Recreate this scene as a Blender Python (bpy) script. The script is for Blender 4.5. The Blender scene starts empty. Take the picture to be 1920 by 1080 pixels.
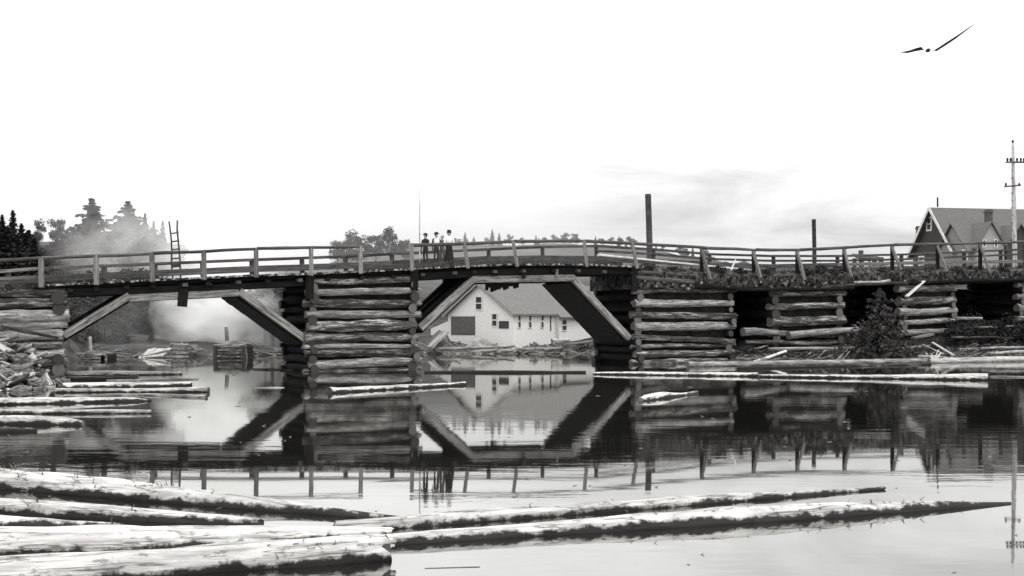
import bpy, math, random
from mathutils import Vector, Matrix, noise
random.seed(7)
R = math.radians
scene = bpy.context.scene
COL = scene.collection

# ------------------------------------------------------------------ camera geometry
F, YH, H = 2060.0, 600.0, 2.66          # focal length and horizon row of the 1920 px frame, eye height in metres
TX, TY = 0.882, 0.471                   # direction of the bridge in plan

def P(x, y, D):
    return Vector(((x-960)/F*D, D, H-(y-YH)/F*D))
def Wt(x, y, z=0.0):
    D = H*F/(y-YH)
    return Vector(((x-960)/F*D, D, z))
def BD(x, w=0.0):
    return (54.74+w)/(TY*-(x-960)/F+TX)
def B(x, y, w=0.0):
    return P(x, y, BD(x, w))
def deep(p, w):
    return Vector((p.x-TY*w, p.y+TX*w, p.z))
def lerp(tab, x):
    if x <= tab[0][0]: return tab[0][1]
    for (a, va), (b, vb) in zip(tab, tab[1:]):
        if x <= b: return va+(vb-va)*(x-a)/(b-a)
    return tab[-1][1]

# ------------------------------------------------------------------ materials
def grey(v, warm=0.02):
    return (v*(1+warm), v, v*(1-warm*1.6), 1)

def base_mat(name):
    m = bpy.data.materials.new(name); m.use_nodes = True
    nt = m.node_tree
    return m, nt, nt.nodes['Principled BSDF']

def wood(name, lo, hi, bark=0.0, barkv=0.03, sx=0.7, sy=9.0, rough=0.85, bump=0.5, var=0.35, speck=0.5, wet_shade=None, crack=0.6):
    m, nt, bs = base_mat(name); N = nt.nodes; L = nt.links
    tc = N.new('ShaderNodeTexCoord'); oi = N.new('ShaderNodeObjectInfo')
    add = N.new('ShaderNodeVectorMath'); add.operation = 'ADD'
    sc = N.new('ShaderNodeVectorMath'); sc.operation = 'SCALE'; sc.inputs['Scale'].default_value = 37.0
    cmb = N.new('ShaderNodeCombineXYZ')
    for i in range(3): L.new(oi.outputs['Random'], cmb.inputs[i])
    L.new(cmb.outputs[0], sc.inputs[0]); L.new(tc.outputs['Object'], add.inputs[0]); L.new(sc.outputs[0], add.inputs[1])
    mp = N.new('ShaderNodeMapping'); mp.inputs['Scale'].default_value = (sx, sy, sy)
    L.new(add.outputs[0], mp.inputs[0])
    n1 = N.new('ShaderNodeTexNoise'); n1.inputs['Scale'].default_value = 1.6; n1.inputs['Detail'].default_value = 7; n1.inputs['Roughness'].default_value = 0.65
    L.new(mp.outputs[0], n1.inputs['Vector'])
    cr = N.new('ShaderNodeValToRGB')
    cr.color_ramp.elements[0].position = 0.36; cr.color_ramp.elements[0].color = grey(lo)
    cr.color_ramp.elements[1].position = 0.62; cr.color_ramp.elements[1].color = grey(hi)
    L.new(n1.outputs['Fac'], cr.inputs[0])
    n2 = N.new('ShaderNodeTexNoise'); n2.inputs['Scale'].default_value = 1.3; n2.inputs['Detail'].default_value = 6; n2.inputs['Roughness'].default_value = 0.7
    mp2 = N.new('ShaderNodeMapping'); mp2.inputs['Scale'].default_value = (0.5, 3.4, 3.4)
    L.new(add.outputs[0], mp2.inputs[0]); L.new(mp2.outputs[0], n2.inputs['Vector'])
    cr2 = N.new('ShaderNodeValToRGB')
    cr2.color_ramp.elements[0].position = 0.52-0.3*bark; cr2.color_ramp.elements[0].color = (0, 0, 0, 1)
    cr2.color_ramp.elements[1].position = 0.62-0.25*bark; cr2.color_ramp.elements[1].color = (1, 1, 1, 1)
    L.new(n2.outputs['Fac'], cr2.inputs[0])
    mulb = N.new('ShaderNodeMath'); mulb.operation = 'MULTIPLY'; mulb.inputs[1].default_value = min(1.0, bark*2.2)
    L.new(cr2.outputs[0], mulb.inputs[0])
    mx = N.new('ShaderNodeMixRGB'); mx.inputs['Color2'].default_value = grey(barkv, 0.04)
    L.new(mulb.outputs[0], mx.inputs['Fac']); L.new(cr.outputs[0], mx.inputs['Color1'])
    if speck:
        n3 = N.new('ShaderNodeTexNoise'); n3.inputs['Scale'].default_value = 5.5; n3.inputs['Detail'].default_value = 5; n3.inputs['Roughness'].default_value = 0.75
        mp3 = N.new('ShaderNodeMapping'); mp3.inputs['Scale'].default_value = (0.7, 1.6, 1.6)
        L.new(add.outputs[0], mp3.inputs[0]); L.new(mp3.outputs[0], n3.inputs['Vector'])
        r3 = N.new('ShaderNodeMapRange'); r3.inputs['From Min'].default_value = 0.56; r3.inputs['From Max'].default_value = 0.64; r3.inputs['To Max'].default_value = speck
        L.new(n3.outputs['Fac'], r3.inputs['Value'])
        m3 = N.new('ShaderNodeMixRGB'); m3.inputs['Color2'].default_value = grey(barkv*0.8, 0.03)
        L.new(r3.outputs[0], m3.inputs['Fac']); L.new(mx.outputs[0], m3.inputs['Color1']); mx = m3
    if crack:
        nk = N.new('ShaderNodeTexNoise'); nk.inputs['Scale'].default_value = 1.5; nk.inputs['Detail'].default_value = 3
        mk = N.new('ShaderNodeMapping'); mk.inputs['Scale'].default_value = (0.28, 5.5, 5.5)
        L.new(add.outputs[0], mk.inputs[0]); L.new(mk.outputs[0], nk.inputs['Vector'])
        sb = N.new('ShaderNodeMath'); sb.operation = 'SUBTRACT'; sb.inputs[1].default_value = 0.5; L.new(nk.outputs['Fac'], sb.inputs[0])
        ab = N.new('ShaderNodeMath'); ab.operation = 'ABSOLUTE'; L.new(sb.outputs[0], ab.inputs[0])
        rk = N.new('ShaderNodeMapRange'); rk.inputs['From Min'].default_value = 0.006; rk.inputs['From Max'].default_value = 0.022; rk.inputs['To Min'].default_value = crack; rk.inputs['To Max'].default_value = 0.0
        L.new(ab.outputs[0], rk.inputs['Value'])
        m5 = N.new('ShaderNodeMixRGB'); m5.inputs['Color2'].default_value = grey(0.012, 0.03)
        L.new(rk.outputs[0], m5.inputs['Fac']); L.new(mx.outputs[0], m5.inputs['Color1']); mx = m5
    if wet_shade:  # low band: waterline damp plus painted shade for the log undersides
        ge = N.new('ShaderNodeNewGeometry'); sz = N.new('ShaderNodeSeparateXYZ'); L.new(ge.outputs['Position'], sz.inputs[0])
        nw = N.new('ShaderNodeTexNoise'); nw.inputs['Scale'].default_value = 2.6; nw.inputs['Detail'].default_value = 6; nw.inputs['Roughness'].default_value = 0.7; L.new(add.outputs[0], nw.inputs['Vector'])
        ma = N.new('ShaderNodeMath'); ma.operation = 'MULTIPLY_ADD'; ma.inputs[1].default_value = -0.34; L.new(nw.outputs['Fac'], ma.inputs[0]); L.new(sz.outputs['Z'], ma.inputs[2])
        rw = N.new('ShaderNodeMapRange'); rw.inputs['From Min'].default_value = wet_shade-0.17-0.022; rw.inputs['From Max'].default_value = wet_shade-0.17+0.022; rw.inputs['To Min'].default_value = 0.96; rw.inputs['To Max'].default_value = 0.0
        L.new(ma.outputs[0], rw.inputs['Value'])
        m4 = N.new('ShaderNodeMixRGB'); m4.inputs['Color2'].default_value = grey(0.016, 0.03)
        L.new(rw.outputs[0], m4.inputs['Fac']); L.new(mx.outputs[0], m4.inputs['Color1']); mx = m4
    hs = N.new('ShaderNodeHueSaturation')
    mr = N.new('ShaderNodeMapRange'); mr.inputs['To Min'].default_value = 1-var; mr.inputs['To Max'].default_value = 1+var*0.7
    L.new(oi.outputs['Random'], mr.inputs['Value']); L.new(mr.outputs[0], hs.inputs['Value']); L.new(mx.outputs[0], hs.inputs['Color'])
    L.new(hs.outputs[0], bs.inputs['Base Color'])
    bs.inputs['Roughness'].default_value = rough
    bs.inputs['Specular IOR Level'].default_value = 0.08
    bp = N.new('ShaderNodeBump'); bp.inputs['Strength'].default_value = bump; bp.inputs['Distance'].default_value = 0.03
    L.new(n1.outputs['Fac'], bp.inputs['Height']); L.new(bp.outputs[0], bs.inputs['Normal'])
    return m

def mottled(name, lo, hi, scale=1.0, stretch=(1, 1, 1), rough=0.9, bump=0.4, detail=6, p0=0.38, p1=0.64, var=0.0, spec=0.08):
    m, nt, bs = base_mat(name); N = nt.nodes; L = nt.links
    tc = N.new('ShaderNodeTexCoord'); mp = N.new('ShaderNodeMapping'); mp.inputs['Scale'].default_value = stretch
    L.new(tc.outputs['Object'], mp.inputs[0])
    n1 = N.new('ShaderNodeTexNoise'); n1.inputs['Scale'].default_value = scale; n1.inputs['Detail'].default_value = detail; n1.inputs['Roughness'].default_value = 0.68
    L.new(mp.outputs[0], n1.inputs['Vector'])
    cr = N.new('ShaderNodeValToRGB')
    cr.color_ramp.elements[0].position = p0; cr.color_ramp.elements[0].color = grey(lo)
    cr.color_ramp.elements[1].position = p1; cr.color_ramp.elements[1].color = grey(hi)
    L.new(n1.outputs['Fac'], cr.inputs[0])
    out = cr.outputs[0]
    if var:
        oi = N.new('ShaderNodeObjectInfo'); hs = N.new('ShaderNodeHueSaturation'); mr = N.new('ShaderNodeMapRange')
        mr.inputs['To Min'].default_value = 1-var; mr.inputs['To Max'].default_value = 1+var
        L.new(oi.outputs['Random'], mr.inputs['Value']); L.new(mr.outputs[0], hs.inputs['Value']); L.new(out, hs.inputs['Color'])
        out = hs.outputs[0]
    L.new(out, bs.inputs['Base Color'])
    bs.inputs['Roughness'].default_value = rough; bs.inputs['Specular IOR Level'].default_value = spec
    if bump:
        bp = N.new('ShaderNodeBump'); bp.inputs['Strength'].default_value = bump; bp.inputs['Distance'].default_value = 0.06
        L.new(n1.outputs['Fac'], bp.inputs['Height']); L.new(bp.outputs[0], bs.inputs['Normal'])
    return m

def end_grain(name, lo, hi):
    m, nt, bs = base_mat(name); N = nt.nodes; L = nt.links
    tc = N.new('ShaderNodeTexCoord'); mp = N.new('ShaderNodeMapping'); mp.inputs['Scale'].default_value = (0.0, 1, 1)
    L.new(tc.outputs['Object'], mp.inputs[0])
    wv = N.new('ShaderNodeTexWave'); wv.wave_type = 'RINGS'; wv.rings_direction = 'X'
    wv.inputs['Scale'].default_value = 9; wv.inputs['Distortion'].default_value = 3; wv.inputs['Detail'].default_value = 3
    L.new(mp.outputs[0], wv.inputs['Vector'])
    cr = N.new('ShaderNodeValToRGB'); cr.color_ramp.elements[0].color = grey(lo); cr.color_ramp.elements[1].color = grey(hi)
    L.new(wv.outputs['Fac'], cr.inputs[0]); L.new(cr.outputs[0], bs.inputs['Base Color'])
    bs.inputs['Roughness'].default_value = 0.9
    return m

def plain(name, v, rough=0.8, warm=0.02, spec=0.3):
    return mottled(name, v*0.8, v*1.2, 3.0, rough=rough, bump=0.1, spec=spec)

M = {}
M['log'] = wood('weathered_log', 0.12, 0.42, bark=0.25, barkv=0.04)
M['log_pale'] = wood('peeled_log', 0.22, 0.52, bark=0.16, barkv=0.07, var=0.15)
M['log_bark'] = wood('bark_log', 0.06, 0.26, bark=0.55, barkv=0.03)
M['float_pale'] = wood('floating_peeled_log', 0.30, 0.66, bark=0.14, barkv=0.07, var=0.12, speck=0.6, wet_shade=0.085)
M['float_low'] = wood('floating_slim_log', 0.30, 0.64, bark=0.14, barkv=0.07, var=0.12, speck=0.6, wet_shade=0.05)
M['float_log'] = wood('floating_weathered_log', 0.13, 0.44, bark=0.25, barkv=0.05, wet_shade=0.06)
M['float_bark'] = wood('floating_bark_log', 0.05, 0.22, bark=0.55, barkv=0.03, wet_shade=0.08)
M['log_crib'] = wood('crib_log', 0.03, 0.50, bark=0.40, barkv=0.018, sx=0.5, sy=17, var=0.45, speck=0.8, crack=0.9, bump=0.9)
M['log_dark'] = wood('shade_dark_log', 0.004, 0.018, bark=0.3, barkv=0.006)  # log wood coloured near black to stand for shade under the deck
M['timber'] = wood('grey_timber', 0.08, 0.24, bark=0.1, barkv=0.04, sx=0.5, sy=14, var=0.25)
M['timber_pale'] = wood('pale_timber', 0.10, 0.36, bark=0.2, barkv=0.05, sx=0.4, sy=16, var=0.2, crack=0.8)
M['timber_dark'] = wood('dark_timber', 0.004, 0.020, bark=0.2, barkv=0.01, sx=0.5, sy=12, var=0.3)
M['rail'] = wood('rail_timber', 0.03, 0.12, bark=0.12, barkv=0.02, sx=0.5, sy=16, var=0.3)
M['white_board'] = wood('bleached_board', 0.5, 0.78, bark=0.05, barkv=0.2, var=0.08)
M['deck'] = mottled('deck_planks', 0.012, 0.42, 2.4, stretch=(2, 2, 2), var=0.1, p0=0.46, p1=0.62)
M['end'] = end_grain('cut_log_end', 0.045, 0.13)
M['end_dark'] = end_grain('dark_cut_end', 0.012, 0.04)
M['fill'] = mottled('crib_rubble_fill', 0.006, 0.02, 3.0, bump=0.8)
M['earth'] = mottled('earth_fill', 0.006, 0.15, 3.4, bump=1.0, p0=0.42, p1=0.72)
M['rock'] = mottled('rock', 0.04, 0.22, 2.2, bump=0.8, var=0.35)
M['foliage'] = mottled('foliage', 0.012, 0.05, 1.2, bump=0, var=0.3)
M['foliage_light'] = mottled('leafy_foliage', 0.025, 0.08, 1.2, bump=0, var=0.3)
M['brush'] = mottled('brush_foliage', 0.010, 0.065, 1.6, bump=0, var=0.3)
M['sapling'] = mottled('spruce_needles', 0.016, 0.075, 2.0, bump=0)
M['bark'] = wood('tree_bark', 0.03, 0.1, bark=0.3, barkv=0.02)
M['white_wall'] = mottled('white_clapboard', 0.55, 0.72, 3, stretch=(1, 1, 7), bump=0.15)
M['dark_wall'] = mottled('dark_shingle_wall', 0.035, 0.085, 4, stretch=(1, 1, 5), bump=0.3)
M['grey_wall'] = mottled('grey_board_wall', 0.17, 0.28, 4, stretch=(1, 1, 5), bump=0.3)
M['pale_wall'] = mottled('pale_board_wall', 0.26, 0.38, 4, stretch=(1, 1, 5), bump=0.3)
M['shingle'] = mottled('shingle_roof', 0.085, 0.15, 5, stretch=(1, 1, 4), bump=0.4)
M['shingle_pale'] = mottled('pale_shingle_roof', 0.11, 0.18, 5, stretch=(1, 1, 4), bump=0.3)
M['trim'] = plain('painted_trim', 0.62)
M['pane'] = plain('dark_pane', 0.05, rough=0.15, spec=0.5)
M['opening'] = plain('dim_boards', 0.09)
M['brick'] = mottled('brick', 0.06, 0.12, 6)
M['iron'] = mottled('sooty_iron', 0.02, 0.06, 2.5, stretch=(1, 1, 0.4), rough=0.6)
M['pole'] = wood('pole_wood', 0.28, 0.55, bark=0.2, barkv=0.15)
M['black'] = plain('black_cloth', 0.012)
M['white_cloth'] = plain('white_cloth', 0.72)
M['grey_cloth'] = plain('grey_cloth', 0.14)
M['skin'] = plain('skin', 0.36, rough=0.6)
M['hair'] = plain('dark_hair', 0.02)
M['mud'] = mottled('mud_bank', 0.04, 0.16, 1.4, bump=0.8)
M['sawdust'] = mottled('pale_heap', 0.14, 0.30, 2.0, bump=0.8)

# ------------------------------------------------------------------ object helpers
def tag(o, label=None, cat=None, group=None, kind=None):
    if label: o['label'] = label
    if cat: o['category'] = cat
    if group: o['group'] = group
    if kind: o['kind'] = kind
    return o

def empty(name, loc, label=None, cat=None, group=None, rz=0.0):
    o = bpy.data.objects.new(name, None); COL.objects.link(o)
    o.location = loc; o.rotation_euler = (0, 0, rz); o.empty_display_size = 0.3
    return tag(o, label, cat, group)

def world_mat(o):
    return Matrix.LocRotScale(o.location, o.rotation_euler, o.scale)

def mesh_obj(name, verts, faces, mats, parent=None, mat_world=None, smooth=False, fm=None):
    me = bpy.data.meshes.new(name)
    me.from_pydata([tuple(v) for v in verts], [], faces)
    if not isinstance(mats, (list, tuple)): mats = [mats]
    for m in mats: me.materials.append(m)
    if fm: me.polygons.foreach_set('material_index', fm)
    if smooth is True: me.polygons.foreach_set('use_smooth', [True]*len(faces))
    elif smooth: me.polygons.foreach_set('use_smooth', smooth)
    me.update()
    o = bpy.data.objects.new(name, me); COL.objects.link(o)
    mw = mat_world or Matrix.Identity(4)
    if parent is not None:
        o.parent = parent
        pm = world_mat(parent)
        if parent.parent is not None: pm = world_mat(parent.parent) @ pm
        mw = pm.inverted() @ mw
    o.matrix_local = mw if parent is not None else mw
    l, r, s = mw.decompose()
    o.rotation_mode = 'XYZ'; o.location = l; o.rotation_euler = r.to_euler(); o.scale = s
    return o

def frame_along(a, b, roll=0.0):
    x = (b-a).normalized()
    up = Vector((0, 0, 1))
    if abs(x.dot(up)) > 0.97: up = Vector((0, -1, 0))
    y = up.cross(x).normalized(); z = x.cross(y)
    m = Matrix((x, y, z)).transposed()
    if roll: m = m @ Matrix.Rotation(roll, 3, 'X')
    m = m.to_4x4(); m.translation = (a+b)/2
    return m

_seed = [0]
def stick(name, a, b, rad, mat, parent=None, sides=10, seg=None, wob=0.0, rough=0.07, endmat=None, tip=False, jag=0.0, roll=None, flat=1.0):
    """Round log from a to b; rad is one radius or a list of (t, r)."""
    a, b = Vector(a), Vector(b)
    _seed[0] += 1; sd = _seed[0]*7.31
    Ln = (b-a).length
    if not isinstance(rad, (list, tuple)): rad = [(0, rad), (1, rad)]
    seg = seg or max(4, min(48, int(Ln/0.45)))
    V = []; Fc = []; fm = []; sm = []
    for i in range(seg+1):
        t = i/seg; r = lerp(rad, t)
        cx = (t-0.5)*Ln
        oy = wob*noise.noise((t*2.3+sd, 1.7, 0.3)); oz = wob*0.6*noise.noise((t*2.3+sd, 9.1, 4.3))
        for j in range(sides):
            th = 2*math.pi*j/sides
            rr = r*(1+rough*2*noise.noise((t*Ln*1.3+sd, 2.2*math.cos(th), 2.2*math.sin(th))))
            ex = 0
            if jag and i in (0, seg): ex = (1 if i else -1)*jag*noise.noise((sd, 4*math.cos(th), 4*math.sin(th)))*1.5
            V.append((cx+ex, oy+rr*math.cos(th), oz+rr*math.sin(th)*flat))
    for i in range(seg):
        for j in range(sides):
            k = (j+1) % sides
            Fc.append((i*sides+j, i*sides+k, (i+1)*sides+k, (i+1)*sides+j)); fm.append(0); sm.append(True)
    Fc.append(tuple(range(sides))[::-1]); fm.append(1); sm.append(False)
    Fc.append(tuple(seg*sides+j for j in range(sides))); fm.append(1); sm.append(False)
    Fc = [f[::-1] for f in Fc]
    Fc = [f[::-1] for f in Fc]
    return mesh_obj(name, V, Fc, [mat, endmat or mat], parent, frame_along(a, b, roll if roll is not None else random.uniform(0, 6.28)), smooth=sm, fm=fm)

def beam(name, a, b, w, h, mat, parent=None, jit=0.012, seg=None, roll=0.0, ch=0.02):
    """Sawn timber from a to b, w wide (horizontal) and h high, worn edges."""
    a, b = Vector(a), Vector(b)
    _seed[0] += 1; sd = _seed[0]*5.17
    Ln = (b-a).length
    seg = seg or max(2, min(30, int(Ln/0.8)))
    ch = min(ch, w*0.25, h*0.25)
    sec = [(-w/2+ch, -h/2), (w/2-ch, -h/2), (w/2, -h/2+ch), (w/2, h/2-ch), (w/2-ch, h/2), (-w/2+ch, h/2), (-w/2, h/2-ch), (-w/2, -h/2+ch)]
    V = []; Fc = []
    for i in range(seg+1):
        t = i/seg
        dy = jit*noise.noise((t*Ln*0.5+sd, 3.1, 0)); dz = jit*noise.noise((t*Ln*0.5+sd, 7.7, 2))
        for (y, z) in sec:
            e = jit*0.6
            V.append(((t-0.5)*Ln+(random.uniform(-1, 1)*e*2 if i in (0, seg) else 0), y+dy+random.uniform(-e, e)*0.4, z+dz+random.uniform(-e, e)*0.4))
    for i in range(seg):
        for j in range(8):
            k = (j+1) % 8
            Fc.append((i*8+j, i*8+k, (i+1)*8+k, (i+1)*8+j))
    Fc.append(tuple(range(8))[::-1]); Fc.append(tuple(seg*8+j for j in range(8)))
    return mesh_obj(name, V, Fc, mat, parent, frame_along(a, b, roll))

def box_data(lo, hi):
    x0, y0, z0 = lo; x1, y1, z1 = hi
    V = [(x0, y0, z0), (x1, y0, z0), (x1, y1, z0), (x0, y1, z0), (x0, y0, z1), (x1, y0, z1), (x1, y1, z1), (x0, y1, z1)]
    Fc = [(0, 3, 2, 1), (4, 5, 6, 7), (0, 1, 5, 4), (1, 2, 6, 5), (2, 3, 7, 6), (3, 0, 4, 7)]
    return V, Fc
class MB:
    def __init__(s): s.V = []; s.F = []
    def add(s, V, Fc, mw=None):
        n = len(s.V)
        s.V += [tuple((mw @ Vector(v)) if mw else Vector(v)) for v in V]
        s.F += [tuple(n+i for i in f) for f in Fc]
    def box(s, lo, hi, mw=None): s.add(*box_data(lo, hi), mw)
    def build(s, name, mat, parent=None, mw=None, smooth=False): return mesh_obj(name, s.V, s.F, mat, parent, mw, smooth)

def local_frame(loc, rz):
    return Matrix.Translation(loc) @ Matrix.Rotation(rz, 4, 'Z')

BR = math.atan2(TY, TX)                 # bridge heading

# ------------------------------------------------------------------ terrain
T_DS = [(-600, 34), (0, 43), (60, 46), (100, 54), (117, 75), (200, 78), (540, 83), (800, 87), (1120, 88), (1200, 82), (1300, 73), (1380, 67.2), (1500, 68.5), (1700, 71), (1920, 74), (2800, 78)]
T_SK = [(-600, 440), (0, 448), (60, 455), (290, 452), (330, 490), (420, 506), (590, 506), (640, 484), (690, 468), (760, 464), (850, 461), (1000, 458), (1180, 463), (1300, 480), (1400, 493), (1500, 498), (1920, 502), (2800, 500)]
T_DR = [(-600, 190), (500, 190), (700, 210), (1150, 210), (1300, 170), (1420, 120), (1920, 110), (2800, 110)]
def gz(X, Y):
    x = X/max(Y, 4)*F+960
    ds, sk, dr = lerp(T_DS, x), lerp(T_SK, x), lerp(T_DR, x)
    n = noise.noise((X*0.15, Y*0.15, 0))*0.5+noise.noise((X*0.5, Y*0.5, 5))*0.22
    ds += noise.noise((X*0.2, 0.5, Y*0.05))*1.2
    if Y < ds: return -min(1.6, (ds-Y)*0.25)
    zt = H+(YH-sk)/F*dr
    if Y < dr:
        t = (Y-ds)/(dr-ds)
        return zt*t**0.95+n*min(1, (Y-ds)/5)+0.05
    return zt-(Y-dr)*0.035+n*0.6
def terrain():
    xs = [-300+i*8 for i in range(20)]+[-140+i*1.8 for i in range(139)]+[110+i*8 for i in range(30)]
    ys = [8+i*4 for i in range(8)]+[38+i*1.8 for i in range(55)]+[137+i*4 for i in range(25)]+[240+i*12 for i in range(14)]
    V = [(x, y, gz(x, y)) for y in ys for x in xs]
    n = len(xs)
    Fc = [(j*n+i, j*n+i+1, (j+1)*n+i+1, (j+1)*n+i) for j in range(len(ys)-1) for i in range(n-1)]
    m = mottled('ground_cover', 0.015, 0.075, 0.35, stretch=(0.4, 1.6, 2.5), bump=0.7, detail=9, p0=0.36, p1=0.66)
    o = mesh_obj('ground', V, Fc, m, smooth=True); tag(o, kind='structure')
terrain()

def water():
    m, nt, bs = base_mat('river_water'); N = nt.nodes; L = nt.links
    N.remove(bs)
    out = N['Material Output']
    gl = N.new('ShaderNodeBsdfGlossy'); gl.inputs['Roughness'].default_value = 0.026; gl.inputs['Color'].default_value = (0.95, 0.95, 0.93, 1)
    df = N.new('ShaderNodeBsdfDiffuse'); df.inputs['Color'].default_value = (0.010, 0.010, 0.009, 1)
    fr = N.new('ShaderNodeFresnel'); fr.inputs['IOR'].default_value = 1.33
    mr = N.new('ShaderNodeMapRange'); mr.inputs['From Min'].default_value = 0.0; mr.inputs['From Max'].default_value = 1.0
    mr.inputs['To Min'].default_value = 0.34; mr.inputs['To Max'].default_value = 0.98
    L.new(fr.outputs[0], mr.inputs['Value'])
    mx = N.new('ShaderNodeMixShader')
    L.new(mr.outputs[0], mx.inputs[0]); L.new(df.outputs[0], mx.inputs[1]); L.new(gl.outputs[0], mx.inputs[2]); L.new(mx.outputs[0], out.inputs['Surface'])
    tc = N.new('ShaderNodeTexCoord')
    mp = N.new('ShaderNodeMapping'); mp.inputs['Scale'].default_value = (0.35, 1.3, 1)
    L.new(tc.outputs['Object'], mp.inputs[0])
    n1 = N.new('ShaderNodeTexNoise'); n1.inputs['Scale'].default_value = 1.4; n1.inputs['Detail'].default_value = 4
    L.new(mp.outputs[0], n1.inputs['Vector'])
    n2 = N.new('ShaderNodeTexNoise'); n2.inputs['Scale'].default_value = 0.12; n2.inputs['Detail'].default_value = 2
    L.new(tc.outputs['Object'], n2.inputs['Vector'])
    cr = N.new('ShaderNodeMapRange'); cr.inputs['From Min'].default_value = 0.42; cr.inputs['From Max'].default_value = 0.72
    cr.inputs['To Min'].default_value = 0.06; cr.inputs['To Max'].default_value = 1.0
    L.new(n2.outputs['Fac'], cr.inputs['Value'])
    ml = N.new('ShaderNodeMath'); ml.operation = 'MULTIPLY'; L.new(n1.outputs['Fac'], ml.inputs[0]); L.new(cr.outputs[0], ml.inputs[1])
    bp = N.new('ShaderNodeBump'); bp.inputs['Strength'].default_value = 0.16; bp.inputs['Distance'].default_value = 0.04
    L.new(ml.outputs[0], bp.inputs['Height']); L.new(bp.outputs[0], gl.inputs['Normal'])
    o = mesh_obj('water', [(-330, -30, 0), (330, -30, 0), (330, 380, 0), (-330, 380, 0)], [(0, 1, 2, 3)], m)
    tag(o, kind='structure')
water()

# ------------------------------------------------------------------ bridge profile
RAIL_Y = [(-60, 493), (0, 490), (77, 484), (180, 480), (285, 476), (382, 472), (480, 467), (583, 465), (676, 463), (772, 460), (870, 456), (962, 454), (1095, 452), (1185, 455), (1318, 465), (1415, 469), (1497, 469), (1585, 464), (1675, 459), (1760, 457), (1840, 456), (1925, 454), (2000, 452)]
MID_Y = [(-60, 514), (0, 510), (77, 503), (285, 495), (480, 487), (676, 480), (772, 474), (870, 470), (962, 465), (1095, 460), (1185, 464), (1318, 476), (1415, 480), (1585, 480), (1675, 478), (1840, 471), (2000, 464)]
DECK_Y = [(-60, 541), (0, 540), (77, 534), (120, 532), (285, 524), (480, 515), (583, 512), (676, 508), (772, 503), (870, 498), (962, 495), (1095, 495), (1185, 499), (1318, 506), (1415, 510), (1500, 510), (1600, 506), (1700, 504), (1850, 502), (2000, 500)]
POSTS = [-40, 77, 180, 285, 382, 480, 583, 676, 772, 870, 962, 1095, 1185, 1318, 1415, 1497, 1585, 1675, 1760, 1840, 1925]

def prof(tab, x, w=0.0, dy=0.0):
    """World point on the bridge at front column x, height of a profile row, moved back by w."""
    return deep(B(x, lerp(tab, x)+dy, 0), w)

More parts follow.
